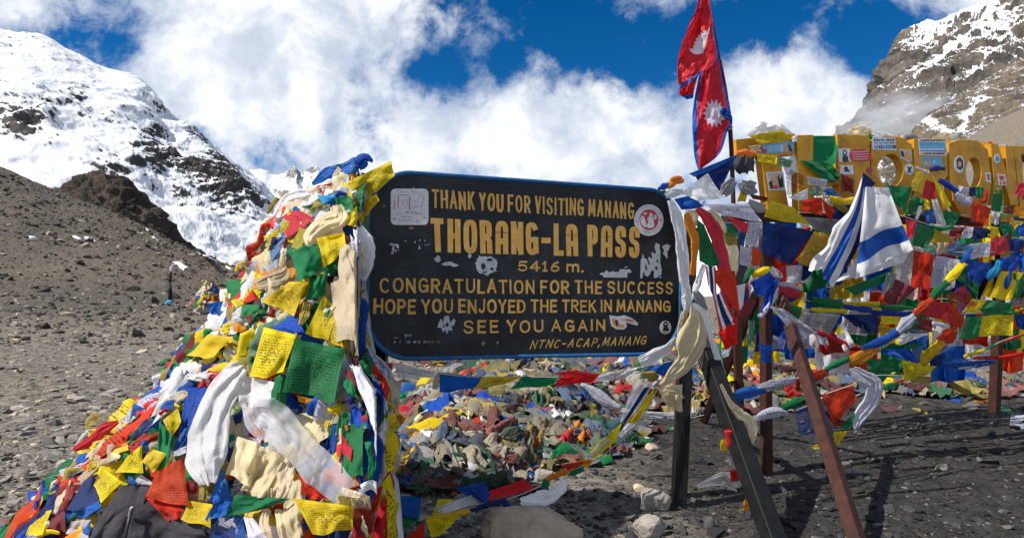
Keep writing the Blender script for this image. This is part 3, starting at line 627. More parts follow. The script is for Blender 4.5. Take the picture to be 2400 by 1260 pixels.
decal([(q6([(28, 1160), (50, 1140), (104, 1134), (112, 1112), (136, 1112), (144, 1132), (188, 1130), (198, 1116), (222, 1120), (232, 1132), (296, 1126), (298, 1096), (330, 1090), (400, 1096), (430, 1090), (452, 1110), (454, 1138), (400, 1140), (402, 1204), (86, 1202), (70, 1176)]), M_STG, 0), (q6([(362, 1062), (408, 1052), (398, 1068), (366, 1072)]), M_STG, 0)], label='long torn sticker remnant')
decal([(q2(ell(895, 633, 66, 58, 30, .16, 4)), M_STG, 0), (q2(ell(862, 596, 30, 22, 14, .3, 5)), M_STG, 1), (q2(ell(872, 640, 14, 18, 10, .3, 6)), M_BOARD, 2), (q2(ell(910, 600, 22, 9, 10, .3, 7)), M_BOARD, 2), (q2(ell(925, 655, 12, 10, 10, .3, 8)), M_BOARD, 2), (q2(ell(880, 676, 16, 5, 10, .3, 8)), M_BOARD, 2)], label='round scraped grey sticker')
decal([(q2(ell(592, 597, 20, 20, 12, .3, 9)), M_STG, 0), (q2(ell(655, 625, 32, 12, 14, .3, 10)), M_STG, 0), (q2(ell(694, 632, 24, 10, 12, .3, 11)), M_STG, 0), (q2(ell(790, 575, 11, 14, 10, .35, 12)), M_STG, 0)], label='small scraps of torn sticker')
decal([(q5(ell(445, 1100, 28, 15, 12, .4, 1)), M_STG, 0), (q5(ell(500, 1110, 30, 18, 14, .4, 2)), M_STG, 0), (q5(ell(470, 1165, 16, 40, 12, .35, 3)), M_STG, 0), (q5(ell(528, 1130, 14, 26, 12, .3, 5)), M_STW, 0), (q5(ell(455, 1220, 22, 12, 12, .3, 4)), M_STG, 0), (q5(ell(542, 1180, 14, 14, 12, .2, 4)), M_STR, 1), (q5(ell(500, 1190, 20, 16, 10, .4, 7)), M_STG, 0),
       (q5([(806, 1165), (818, 1105), (832, 1165)]), M_STW, 0), (q5(ell(758, 1070, 10, 12, 8)), M_STW, 0), (q5(ell(825, 1048, 9, 10, 8)), M_STW, 0), (q5(ell(890, 1052, 9, 9, 8)), M_STW, 0), (q5(ln(890, 1112, 915, 1108, 9)), M_STW, 0), (q5(ln(930, 1108, 955, 1102, 8)), M_STW, 0), (q5(ell(632, 1060, 18, 7, 8)), M_STG, 0), (q5(ell(710, 885, 36, 18, 10, .3, 2)), M_STBR, 0), (q5(ell(340, 585, 12, 16, 10, .2)), M_STBR, 0), (q5(ell(738, 346, 12, 9, 8)), M_STG, 0)], label='scattered white paint chips')
decal([(q2([(598, 990), (612, 960), (624, 985), (634, 945), (660, 942), (668, 985), (690, 962), (702, 968), (694, 1000), (676, 1010), (684, 1036), (660, 1030), (648, 1058), (640, 1030), (622, 1044), (618, 1020), (590, 1014)]), M_STG, 0), (q2(ell(650, 1000, 9, 14, 10, .3)), M_BOARD, 1), (q2(ell(630, 1010, 6, 8, 8, .3)), M_BOARD, 1)], label='frayed grey sticker scrap')
decal([(q2([(1648, 940), (1700, 948), (1740, 940), (1790, 960), (1826, 992), (1818, 1004), (1750, 984), (1756, 1010), (1738, 1028), (1690, 1026), (1660, 1004)]), M_STW, 0), (q2([(1660, 960), (1690, 962), (1700, 990), (1740, 996), (1736, 1018), (1694, 1014), (1668, 996)]), M_STO, 1), (q2([(1710, 962), (1770, 966), (1816, 994), (1760, 978)]), M_STO, 1), (q2([(1680, 975), (1698, 968), (1702, 1000), (1690, 1008)]), M_STK, 2), (q2([(1744, 960), (1790, 966), (1800, 978), (1750, 972)]), M_STBR, 2)], label='white and orange cut-out sticker')
decal([(q2(ell(1993, 1016, 35, 42, 28)), M_STW, 0), (q2([(1978, 990), (1988, 978), (2000, 978), (2010, 990), (2004, 1004), (2016, 1030), (2004, 1040), (1990, 1036), (1974, 1040), (1980, 1018)]), M_STK, 1), (q2(ell(1993, 994, 6, 5, 8)), M_STW, 2), (q2(ln(1976, 1050, 2004, 1052, 7)), M_STR, 1)], label='small round black and white sticker')
S = []
r = random.Random(8)
for (x0, x1, y, h, p) in ((382, 432, 1064, 14, .75), (320, 400, 1078, 7, .6), (322, 610, 1104, 14, .62)):
    x = x0
    while x < x1:
        w = r.uniform(5, 13)
        if r.random() < p: S.append((q2([(x, y + h / 2), (x + w * .3, y - h / 2), (x + w * .3 + 4, y - h / 2), (x + 4, y + h / 2)]), M_STG if x < 520 else M_STBR, 0))
        x += w
S += [(q2(ell(1037, 590, 17, 18, 14, .15)), M_STK, 0), (q2(ell(872, 1115, 9, 14, 10, .3)), M_STBR, 0), (q2(ell(960, 1110, 7, 12, 10, .3)), M_STBR, 0), (q2(ell(262, 268, 7, 8, 8)), M_STBR, 0)]
decal(S, label='scratched marks and worn away white writing')
# posts of the sign: an upright at its right edge, a raking strut, and the left upright inside the heap
def post(p0, p1, w, mat, parent, up=(0, -1, 0), d=None, name='leg'):
    V, Fc = box_bar(p0, p1, w, d or w, up); return build(name, V, Fc, mat, parent, smooth=False)
post(at(1618, 520, 4.14), at(1590, 1192, 3.98), .080, M_BLACKP, sign)
post(at(1636, 770, 4.15), at(1838, 1330, 3.22), .092, M_BLACKP, sign, up=(.3, -1, .2))
post(at(890, 520, 3.66), at(890, 1240, 3.66), .08, M_BLACKP, sign)
post(at(1640, 760, 4.18), at(1700, 1000, 6.0), .07, M_BLACKP, sign)
# ------------------------------------------------------------------ cloth
HUE = {'Y': (.82, .60, .015), 'G': (.010, .18, .058), 'R': (.62, .026, .012), 'B': (.006, .085, .42), 'W': (.78, .78, .80), 'C': (.74, .62, .41), 'N': (.006, .022, .13), 'O': (.78, .27, .010), 'L': (.60, .60, .70),
       'K': (.050, .047, .056), 'S': (.06, .36, .62), 'M': (.20, .022, .022), 'V': (.33, .27, .055), 'T': (.46, .37, .24), 'E': (.27, .27, .27), 'Q': (.17, .30, .19), 'D': (.10, .12, .16), 'F': (.10, .19, .38), 'H': (.48, .085, .06), 'J': (.56, .34, .012)}
CNAME = {'Y': 'yellow', 'G': 'green', 'R': 'red', 'B': 'blue', 'W': 'white', 'C': 'cream', 'N': 'navy', 'O': 'orange', 'L': 'pale white', 'K': 'dark grey', 'S': 'sky blue', 'M': 'dark red', 'V': 'olive', 'T': 'tan', 'E': 'grey', 'Q': 'faded green', 'D': 'slate', 'F': 'faded blue', 'H': 'faded red', 'J': 'ochre'}
_cm = {}
def cloth(code, pr=0, sheer=0, dusty_shaded=0):
    k = (code, pr, sheer, dusty_shaded)
    if k in _cm: return _cm[k]
    m_, g = new_mat('%s_%scloth' % (CNAME[code].replace(' ', '_'), 'printed_' if pr else 'sheer_' if sheer else 'dusty_shaded_' if dusty_shaded else ''))
    base = HUE[code]
    oi = g.n('ShaderNodeObjectInfo'); geo = g.n('ShaderNodeNewGeometry'); P = geo.outputs['Position']
    rnd = g.m('FRACT', g.m('ADD', oi.outputs['Random'], geo.outputs['Random Per Island']))
    hs_ = g.n('ShaderNodeHueSaturation', ins={'Hue': g.m('ADD', .488, g.m('MULTIPLY', rnd, .024)), 'Saturation': g.m('ADD', .96 if not dusty_shaded else .74, g.m('MULTIPLY', rnd, .16)), 'Value': g.m('ADD', .86 if not dusty_shaded else .24, g.m('MULTIPLY', g.m('FRACT', g.m('MULTIPLY', rnd, 7.31)), .34)), 'Color': tuple(base) + (1,)})  # dusty cloth is also darkened, painting in shade over the ground piles
    col = hs_.outputs[0]
    d1 = g.noise(P, 6.0, 5, .65); d2 = g.noise(P, 30.0, 5, .7)
    col = g.mix(g.m('MULTIPLY', g.ss(d1, .45, .75), .22 if not dusty_shaded else .6), col, (.20, .17, .13) if code in 'WCLTE' else tuple(x * .45 + .015 for x in base))
    if pr:
        uvn = g.n('ShaderNodeUVMap', uv_map='uv').outputs[0]; s_ = g.n('ShaderNodeSeparateXYZ', ins={0: uvn}); u_, v_ = s_.outputs[0], s_.outputs[1]
        rows = 17.0
        vr = g.m('MULTIPLY', v_, rows); row = g.m('FLOOR', vr); fr = g.m('FRACT', vr)
        txt = g.noise(g.n('ShaderNodeCombineXYZ', ins={0: g.m('MULTIPLY', u_, 34.0), 1: g.m('ADD', g.m('MULTIPLY', row, 5.3), g.m('MULTIPLY', fr, 1.6)), 2: g.m('MULTIPLY', rnd, 40.0)}).outputs[0], 1.0, 3, .7)
        ink = g.m('MULTIPLY', g.ss(txt, .42, .52), g.m('MULTIPLY', g.m('GREATER_THAN', fr, .22), g.m('LESS_THAN', fr, .80)))
        line = g.noise(g.n('ShaderNodeCombineXYZ', ins={0: g.m('MULTIPLY', u_, 3.0), 1: row, 2: rnd}).outputs[0], 2.3, 2, .5)
        ink = g.m('MULTIPLY', ink, g.ss(line, .30, .42))
        au = g.m('ABSOLUTE', g.m('SUBTRACT', u_, .5)); av = g.m('ABSOLUTE', g.m('SUBTRACT', v_, .53))
        inside = g.m('MULTIPLY', g.m('LESS_THAN', au, .40), g.m('LESS_THAN', av, .38)); ink = g.m('MULTIPLY', ink, inside)
        box = g.m('MULTIPLY', g.m('LESS_THAN', au, .17), g.m('LESS_THAN', av, .15))
        fig = g.ss(g.noise(g.n('ShaderNodeCombineXYZ', ins={0: g.m('MULTIPLY', au, 26.0), 1: g.m('MULTIPLY', v_, 22.0), 2: g.m('MULTIPLY', rnd, 9.0)}).outputs[0], 1.0, 5, .7), .46, .54)
        ink = g.m('ADD', g.m('MULTIPLY', ink, g.m('SUBTRACT', 1.0, box)), g.m('MULTIPLY', fig, box), clamp=True)
        fx = g.m('MULTIPLY', g.m('GREATER_THAN', au, .425), g.m('LESS_THAN', au, .44)); fx = g.m('MULTIPLY', fx, g.m('LESS_THAN', av, .41))
        fy = g.m('MULTIPLY', g.m('GREATER_THAN', av, .40), g.m('LESS_THAN', av, .412)); fy = g.m('MULTIPLY', fy, g.m('LESS_THAN', au, .44))
        ink = g.m('ADD', ink, g.m('ADD', fx, fy), clamp=True)
        fade = g.m('MULTIPLY', g.ss(d1, .25, .55), .85)
        dk = {'Y': (.05, .045, .01), 'G': (.003, .030, .014), 'R': (.10, .006, .006), 'B': (.004, .014, .08), 'W': (.06, .06, .08), 'L': (.10, .10, .16), 'J': (.10, .07, .01)}.get(code, tuple(x * .2 for x in base))
        col = g.mix(g.m('MULTIPLY', ink, fade), col, dk)
        hem = g.m('MULTIPLY', g.m('GREATER_THAN', au, .475), .25); col = g.mix(hem, col, tuple(x * .5 for x in base))
    to = g.n('ShaderNodeTexCoord').outputs['Object']
    w1 = g.noise(to, 9.0, 4, .55, 1.2); w2 = g.noise(to, 38.0, 4, .6, .6)
    nb = bump(g, g.m('ADD', w1, g.m('MULTIPLY', w2, .18)), .55 if not dusty_shaded else .9, .022 if not dusty_shaded else .04)
    p = g.n('ShaderNodeBsdfPrincipled', ins={'Base Color': col, 'Roughness': .55 if code in 'WCL' else .68, 'Normal': nb, 'Specular IOR Level': .28, 'Sheen Weight': .12})
    t = g.n('ShaderNodeBsdfTranslucent', ins={'Color': col, 'Normal': nb})
    sh = g.n('ShaderNodeMixShader', ins={0: (.38 if not dusty_shaded else .1) + .1 * sheer, 1: p.outputs[0], 2: t.outputs[0]}).outputs[0]
    if sheer:
        tr = g.n('ShaderNodeBsdfTransparent', ins={'Color': (.9, .9, .92, 1)}); lw = g.n('ShaderNodeLayerWeight', ins={'Blend': .35})
        f_ = g.m('SUBTRACT', .66, g.m('MULTIPLY', lw.outputs[1], .55)); f_ = g.m('MULTIPLY', f_, g.ss(w1, .12, .42))
        sh = g.n('ShaderNodeMixShader', ins={0: f_, 1: sh, 2: tr.outputs[0]}).outputs[0]
    finish(g, sh); _cm[k] = m_; return m_
def cmix(codes, axis, name):
    """one cloth in stripes of several colours across its u or v"""
    m_, g = new_mat(name); s_ = g.n('ShaderNodeSeparateXYZ', ins={0: g.n('ShaderNodeUVMap', uv_map='uv').outputs[0]}); x = s_.outputs[axis]
    col = None
    for (e, c) in codes:
        col = tuple(HUE[c]) + (1,) if col is None else g.mix(g.m('GREATER_THAN', x, e), col, HUE[c])
    to = g.n('ShaderNodeTexCoord').outputs['Object']; w1 = g.noise(to, 9.0, 4, .55, 1.0); nb = bump(g, w1, .45, .02)
    p = g.n('ShaderNodeBsdfPrincipled', ins={'Base Color': col, 'Roughness': .6, 'Normal': nb, 'Specular IOR Level': .25}); t = g.n('ShaderNodeBsdfTranslucent', ins={'Color': col})
    finish(g, g.n('ShaderNodeMixShader', ins={0: .32, 1: p.outputs[0], 2: t.outputs[0]}).outputs[0]); return m_

# ------------------------------------------------------------------ the flag heap's body around the sign's left post
HP = np.array([-0.80, 3.46]); HT = 1.93
PRO_T = np.array([0, .05, .13, .20, .26, .32, .385, .46, .55, .64, .77, .88, .95, 1.1]); PRO_H = np.array([1.0, .97, .91, .85, .76, .68, .60, .52, .42, .335, .21, .09, .0, -.08])
def heap_R(phi):
    ph = np.degrees(phi)
    r_3 = np.interp(ph, [-180, -135, -110, -90, -60, 0, 60, 90, 135, 180], [1.72, 1.58, 1.45, 1.30, 1.1, .9, .9, 1.0, 1.5, 1.72])
    c = np.cos(phi); lim = np.where(c > .02, .42 / np.maximum(c, .02), 9.0)
    return np.minimum(r_3, np.maximum(lim, .20))
def heap_S(phi, t, lump=1.0):
    phi, t = np.asarray(phi, float), np.clip(np.asarray(t, float), 0.0, 1.12)
    rr_ = heap_R(phi) * t
    side = np.clip(np.cos(phi), 0, 1)
    h = np.interp(t, PRO_T, PRO_H); h = h * (1 - side) + side * np.where(t < 1, (1 - np.clip(t, 0, 1) ** 6) * .95, -.1)
    x, y, z = HP[0] + rr_ * np.cos(phi), HP[1] + rr_ * np.sin(phi), HT * h
    P = np.stack([x, y, z], -1)
    d = lump * (.10 * fbm(P * 2.6, 4, .55, 77) + .05 * fbm(P * 6.0, 2, .5, 79, True))
    P = P + np.stack([np.cos(phi) * d * .7, np.sin(phi) * d * .7, d * .7], -1)
    xm = -(.232 - .040 * sstep(P[..., 2], .98, .82) + .02 * sstep(P[..., 2], .3, .0)) * P[..., 1]          # drawn in beside the sign, spreading under it
    P[..., 0] = np.where(P[..., 0] > xm - .05, xm - .05 + .05 * np.tanh((P[..., 0] - xm + .05) / .05), P[..., 0])
    return P
phg = np.linspace(-np.pi, np.pi, 121); tg = np.linspace(0.0, 1.1, 60)
HV = heap_S(phg[:, None], np.broadcast_to(tg[None, :], (121, 60))).reshape(-1, 3); HF = gridfaces(121, 60)
HB = BVHTree.FromPolygons(HV.tolist(), HF.tolist())
# ground piles behind: centre x, y, radii, height
PILES = [(-.10, 6.7, 1.30, 1.75, .34), (.55, 8.3, 1.6, 1.2, .30), (.4, 11.6, 1.7, 1.5, .45), (2.4, 12.0, 1.8, 2.0, .5), (2.3, 8.6, 1.3, 1.5, .30), (3.6, 9.6, 1.4, 1.8, .34), (-.45, 5.0, .55, .7, .22), (5.2, 8.6, 1.2, .8, .14), (-4.6, 14.0, 1.0, 3.0, .22), (-3.3, 9.4, .7, 2.0, .22), (-6.3, 22.0, .9, 3.0, .4)]
def pile_S(x, y):
    x, y = np.asarray(x, float), np.asarray(y, float); z = ground_z(x, y)
    for (a, b, rx, ry, h) in PILES:
        z = z + h * np.maximum(1 - ((x - a) / rx) ** 2 - ((y - b) / ry) ** 2, 0) ** .8
    return np.stack([x, y, z], -1)
def rags(J, S, p, q, L, W, dirp, mats_i, seed, lift=.012, puff=.16, m=9, k=7):
    """crumpled cloths lying on a parametric surface S(p, q); dirp = lengthwise direction in world units along (dp, dq) tangents"""
    r = np.random.default_rng(seed); n = len(p); e = 1e-3
    s0 = S(p, q); tp = (S(p + e, q) - s0) / e; tq = (S(p, q + e) - s0) / e
    lp = np.maximum(np.linalg.norm(tp, axis=1), .22); lq = np.maximum(np.linalg.norm(tq, axis=1), .22)
    a, b = np.meshgrid(np.linspace(-1, 1, m), np.linspace(-1, 1, k), indexing='ij'); a, b = a[None], b[None]
    def u1(lo, hi): return r.uniform(lo, hi, n)[:, None, None]
    ca, sa = np.cos(dirp)[:, None, None], np.sin(dirp)[:, None, None]
    qa = [u1(-.38, .25) for _ in range(4)]; qb = [u1(-.42, .22) for _ in range(4)]           # an uneven four-cornered cloth
    wq = [(1 - a) * (1 - b) / 4, (1 + a) * (1 - b) / 4, (1 + a) * (1 + b) / 4, (1 - a) * (1 + b) / 4]
    sa_, sb_ = [-1, 1, 1, -1], [-1, -1, 1, 1]
    aa = a + sum(w_ * x_ * s_ for w_, x_, s_ in zip(wq, qa, sa_)); bb = b + sum(w_ * x_ * s_ for w_, x_, s_ in zip(wq, qb, sb_))
    xb = W[:, None, None] * bb * (1 + .12 * np.sin(a * u1(3, 6) + u1(0, 6))) + L[:, None, None] * .13 * np.sin(a * u1(1, 3) + u1(0, 6)); xa = L[:, None, None] * aa * (1 + .10 * np.sin(b * u1(2, 5) + u1(0, 6)))
    dp = (xa * ca - xb * sa) / lp[:, None, None]; dq = (xa * sa + xb * ca) / lq[:, None, None]
    P = S(p[:, None, None] + dp, q[:, None, None] + dq)
    N = np.cross(tp, tq); N /= np.linalg.norm(N, axis=1, keepdims=True) + 1e-9; N = np.where((N @ np.array([0, -.3, 1.0]) < 0)[:, None], -N, N)
    dome = (1 - a ** 4) * (1 - b ** 2) 
    f = np.sin(b * u1(3, 8) + a * u1(-2.5, 2.5) + u1(0, 6) + .8 * np.sin(a * u1(2, 5) + u1(0, 6))) * .4 + .3 * np.sin(a * u1(3, 7) + b * u1(-2, 2) + u1(0, 6))
    sdv = u1(0, 400)
    bw = np.abs(vnoise(np.stack(np.broadcast_arrays(b * 1.9 + .4 * a, a * .6 + sdv, sdv), -1), seed)) + .5 * np.abs(vnoise(np.stack(np.broadcast_arrays(b * 4.4 - .5 * a, a * 1.0 + sdv, sdv + 9), -1), seed + 1))
    f = f * .6 + (bw - .35) * 4.2
    d = W[:, None, None] * puff * (f * (.6 + .4 * (1 - b ** 2)) + dome * .45 - .2) + u1(0, 1) * lift * 2 + lift
    V = P + N[:, None, None] * d[..., None]
    fc = gridfaces(m, k); uvg = np.stack([b[0] * .5 + .5, a[0] * .5 + .5], -1).reshape(-1, 2)
    for i in range(n): J.add(V[i].reshape(-1, 3), fc, uvg, int(mats_i[i]))

PAL = [('W', 0), ('C', 0), ('G', 0), ('R', 0), ('B', 0), ('Y', 0), ('M', 0), ('V', 0), ('L', 1), ('Y', 1), ('O', 0), ('N', 0), ('G', 1), ('R', 1), ('T', 0), ('Q', 0), ('B', 1)]
PW = np.array([.09, .09, .11, .09, .10, .08, .03, .04, .06, .06, .02, .04, .05, .05, .04, .03, .05]); PW /= PW.sum()
J = Joiner(); J.add(HV, HF, None, 6)
r = np.random.default_rng(41); n = 1500
ph = r.uniform(-np.pi, .25, n); ph = np.where(ph < -np.pi, ph + 2 * np.pi, ph); tt = r.uniform(.03, 1.04, n) ** .75
L_ = .058 * np.minimum(np.exp(r.normal(.50, .42, n)), 2.5) * (.8 + .5 * tt); W_ = L_ * r.uniform(.3, .95, n)
PWU = PW * np.array([3.2, 3.4, 1, .6, .55, .8, .6, 1.6, 2.4, 1.1, 1, .6, .9, .5, 2.4, 1.4, .5]); PWU /= PWU.sum()
mi_ = np.where(tt < .42, r.choice(len(PAL), n, p=PWU), r.choice(len(PAL), n, p=PW))
rags(J, heap_S, ph, tt, L_, W_, np.pi / 2 + r.normal(0, .55, n), mi_, 42, lift=.008, puff=.17, m=13, k=10)
n = 500; ph = r.uniform(np.pi * .45, np.pi, n); tt = r.uniform(.03, 1.04, n) ** .75; L_ = r.uniform(.08, .18, n)
rags(J, heap_S, ph, tt, L_, L_ * .6, np.pi / 2 + r.normal(0, .5, n), r.choice(len(PAL), n, p=PW), 43, lift=.012, puff=.22, m=7, k=5)
tag(J.build('prayer_flag_heap', [cloth(*c) for c in PAL], origin=(0, 0, 0)), 'mass of overlapping prayer flags heaped round the left post of the sign', 'flag heap', kind='stuff')
PAL2 = [('W', 0, 0, 1), ('T', 0, 0, 1), ('G', 0, 0, 1), ('H', 0, 0, 1), ('F', 0, 0, 1), ('V', 0, 0, 1), ('M', 0, 0, 1), ('D', 0, 0, 1), ('C', 0, 0, 1), ('Y', 0, 0, 0), ('R', 0, 0, 0), ('G', 0, 0, 0), ('B', 0, 0, 0), ('W', 0, 0, 0), ('Q', 0, 0, 1), ('E', 0, 0, 1), ('Y', 0, 0, 1), ('O', 0, 0, 0)]
PW2 = np.array([.06, .10, .11, .11, .10, .10, .07, .06, .11, .03, .04, .04, .03, .03, .04, .03, .06, .015]); PW2 /= PW2.sum()
J = Joiner()
r = np.random.default_rng(52)
for (a, b, rx, ry, h) in PILES:
    n = int(min(760, 140 + 260 * rx * ry)); th = r.uniform(0, 6.28, n); q = np.sqrt(r.uniform(0, 1.12, n))
    x, y = a + rx * q * np.cos(th), b + ry * q * np.sin(th); L_ = .12 * np.minimum(np.exp(r.normal(.12, .40, n)), 2.0) * (1 + .035 * (y - 6)); W_ = L_ * r.uniform(.18, .7, n)
    rags(J, pile_S, x, y, L_, W_, r.uniform(0, 6.28, n), r.choice(len(PAL2), n, p=PW2), int(1000 * abs(a) + 7), lift=.02, puff=.30, m=14, k=11)
tag(J.build('fallen_flag_pile', [cloth(*c) for c in PAL2], origin=(0, 0, 0)), 'faded fallen prayer flags piled on the ground behind the sign', 'flag pile', kind='stuff')

# ------------------------------------------------------------------ single cloths
VIEWS = {'A': (600, 340, 2.52), 'B': (0, 420, 3.0), 'C': (0, 840, 3.0), 'D': (800, 800, 2.7387), 'E': (1500, 250, 3.15), 'F': (1900, 250, 3.15), 'G': (1500, 600, 3.15), 'H': (1900, 600, 3.15), 'I': (1500, 900, 2.6667), 'P': (0, 0, 1.0), 'X': (540, 380, 4.5), 'Z': (0, 1000, 4.847)}
FR = random.Random(77)
def heap_depth(px, py):
    px, py = np.asarray(px, float), np.asarray(py, float); out = np.empty(px.shape); flat = out.ravel()
    for i, (a, b) in enumerate(zip(px.ravel(), py.ravel())):
        h = ray(HB, a, b); flat[i] = h[1] if h is not None else np.nan
    out = flat.reshape(px.shape); out = np.where(out > 3.62, np.nan, out)
    if np.isnan(out).any():
        m_ = float(np.nanmax(out)) if not np.isnan(out).all() else 3.45
        out = np.where(np.isnan(out), m_, out)
    return out
def smooth2(D, k=2):
    for _ in range(k):
        E = np.pad(D, 1, mode='edge'); D = (E[:-2, 1:-1] + E[2:, 1:-1] + E[1:-1, :-2] + E[1:-1, 2:] + 2 * D) / 6
    return D
def wall_depth(px, py): return 4.28 + (np.asarray(px, float) - 1600) / 800 * 1.25 + 0 * np.asarray(py, float)
def str_depth(px, py): return 3.22 + (np.asarray(px, float) - 850) / 740 * .78 + 0 * np.asarray(py, float)
def ground_depth(px, py):
    px, py = np.asarray(px, float), np.asarray(py, float); Y = 1.25 * F / np.maximum(py - HY, 20)
    for _ in range(8): Y = .5 * Y + .5 * (CZ - pile_S((px - CX) / F * Y, Y)[..., 2]) * F / np.maximum(py - HY, 20)
    return Y
DEPTH = {'heap': heap_depth, 'wall': wall_depth, 'str': str_depth, 'ground': ground_depth}
def flag_mesh(q, depth, off, fold, seed, n=17, tilt=0.0, hang=0.0):
    """q: 4 pixel corners TL TR BR BL; the cloth is draped on the depth function, folded, and its free edges waved"""
    r = random.Random(seed); q = np.array(q, float)
    u, v = np.meshgrid(np.linspace(0, 1, n), np.linspace(0, 1, n), indexing='ij')
    sz = math.sqrt(np.linalg.norm(q[1] - q[0]) * np.linalg.norm(q[3] - q[0]) + 1)
    uu = u + .030 * np.sin(v * 5.2 + r.uniform(0, 6)) * np.sin(np.pi * u); vv = v + .03 * np.sin(u * r.uniform(4, 8) + r.uniform(0, 6)) * v
    p = ((1 - uu) * (1 - vv))[..., None] * q[0] + (uu * (1 - vv))[..., None] * q[1] + (uu * vv)[..., None] * q[2] + ((1 - uu) * vv)[..., None] * q[3]
    cen = q.mean(0); bow = r.uniform(.01, .06)                                  # sides drawn in, bottom edge sagging
    p = p + (cen - p) * (bow * (np.sin(np.pi * v) * (np.abs(u - .5) * 2) ** 2))[..., None]
    dv = (q[3] + q[2] - q[0] - q[1]) / 2
    p = p + dv * (.05 * r.uniform(-.3, 1) * np.sin(np.pi * u) * v)[..., None]
    p = p + (r.uniform(.01, .022) * sz * np.sin(u * r.uniform(7, 13) + r.uniform(0, 6)) * v ** 3)[..., None] * dv / (np.linalg.norm(dv) + 1e-6)
    D = depth(p[..., 0], p[..., 1]); D = smooth2(D, 3)
    s3 = sz / F * D
    k1, k2, k3 = r.uniform(4, 8), r.uniform(9, 15), r.uniform(3, 6)
    fan = r.uniform(-.8, .8)
    f = .55 * np.sin(k1 * (u + fan * v * (u - .5)) + 2.2 * r.uniform(-1, 1) * v + r.uniform(0, 6)) + .22 * np.sin(k2 * (u + .4 * fan * v) + r.uniform(-3, 3) * v + r.uniform(0, 6)) + .3 * np.sin(k3 * v + r.uniform(-3, 3) * u + r.uniform(0, 6))
    cr = 1 - np.abs(np.sin(r.uniform(2, 4) * (u * math.cos(fan * 2) + v * math.sin(fan * 2)) + r.uniform(0, 6)))
    f = f * (.45 + .55 * v) + .5 * cr ** 3
    nz = fbm(np.stack([u * 4 + seed % 97, v * 4, 0 * u + seed * .13], -1), 3, .5, seed % 50)
    curl = sum(r.uniform(-.4, 1.1) * np.exp(-((u - a) ** 2 + (v - b) ** 2) / .05) for (a, b) in ((0, 1), (1, 1))) 
    bw = np.abs(vnoise(np.stack([u * 2.6 + fan * v, v * 1.4 + seed * .31, 0 * u + seed * .17], -1), seed % 61))
    d = s3 * (.10 * fold * (f + .6 * nz) + .16 * fold * (bw - .25) + .10 * fold * curl) + tilt * (u - .5) * s3
    Y = D - off - d
    V = at(p[..., 0], p[..., 1], Y)
    return V.reshape(-1, 3), gridfaces(n, n), np.stack([u, v], -1).reshape(-1, 2)
def scarf_mesh(pts, w, depth, off, seed, nt=60, nf=40, fat=.55, ends=(.55, .55), flatw=False):
    """a gathered length of cloth: closed folded tube along a pixel path with half widths"""
    r = random.Random(seed); P = catmull(pts, nt); W = catmull(np.array([[x] for x in w], float), nt)[:, 0] if len(w) > 1 else np.full(nt, w[0])
    W = np.maximum(W, .8); W = W * .6 + .4 * (W.mean() if flatw else W); t = np.linspace(0, 1, nt)
    T = np.gradient(P, axis=0); T /= np.linalg.norm(T, axis=1, keepdims=True) + 1e-9; Nn = np.stack([-T[:, 1], T[:, 0]], -1)
    W = W * (1 + .10 * np.sin(t * r.uniform(6, 14) + r.uniform(0, 6)))
    ph = np.arange(nf) * 2 * np.pi / nf; A = ph[None, :] + 0 * t[:, None]
    tw = r.uniform(-2.2, 2.2) * t[:, None]
    ln_px = np.sum(np.linalg.norm(np.diff(P, axis=0), axis=1)); asp_ = ln_px / (W.mean() * 2)
    cyl = np.stack([np.cos(A + .5 * tw) * 1.15, np.sin(A + .5 * tw) * 1.15, t[:, None] * asp_ * .17 + seed * .37 + 0 * A], -1)
    ab = lambda x: np.sqrt(x * x + .012)
    bl = ab(vnoise(cyl * 1.7, seed % 91)) + .55 * ab(vnoise(cyl * np.array([3.6, 3.6, 2.0]), seed % 83)) + .16 * ab(vnoise(cyl * np.array([7.5, 7.5, 3.5]), seed % 79))
    rad = .66 + .62 * bl
    endn = vnoise(np.stack([np.cos(A) * 2.2, np.sin(A) * 2.2, 0 * A + seed * .7], -1), 3)
    W = W * (1 + .10 * vnoise(np.stack([t * asp_ * 1.3, 0 * t, 0 * t + seed], -1), 5))
    p = P[:, None] + Nn[:, None] * (W[:, None] * rad * np.cos(A))[..., None]
    p = p + T[:, None] * (W[:, None] * .55 * endn * (np.exp(-(1 - t) / .05) - np.exp(-t / .05))[:, None])[..., None]
    D = depth(P[:, 0], P[:, 1]); D = np.convolve(np.pad(D, 3, mode='edge'), np.ones(7) / 7, 'valid')
    e = np.minimum(1, np.minimum(t / .10 + .35, (1 - t) / .10 + .35))
    s3 = (W / F * D)[:, None] * rad * fat * e[:, None]
    Y = D[:, None] - off - s3 * np.sin(A)
    V = at(p[..., 0], p[..., 1], Y)
    uv = np.stack(np.broadcast_arrays((np.cos(A) * .5 + .5), t[:, None] * max(1.0, 1.0)), -1).reshape(-1, 2)
    Fc = gridfaces(nt, nf, True).tolist() + [tuple(range(nf)), tuple(range(nt * nf - 1, (nt - 1) * nf - 1, -1))]
    return V.reshape(-1, 3), Fc, uv
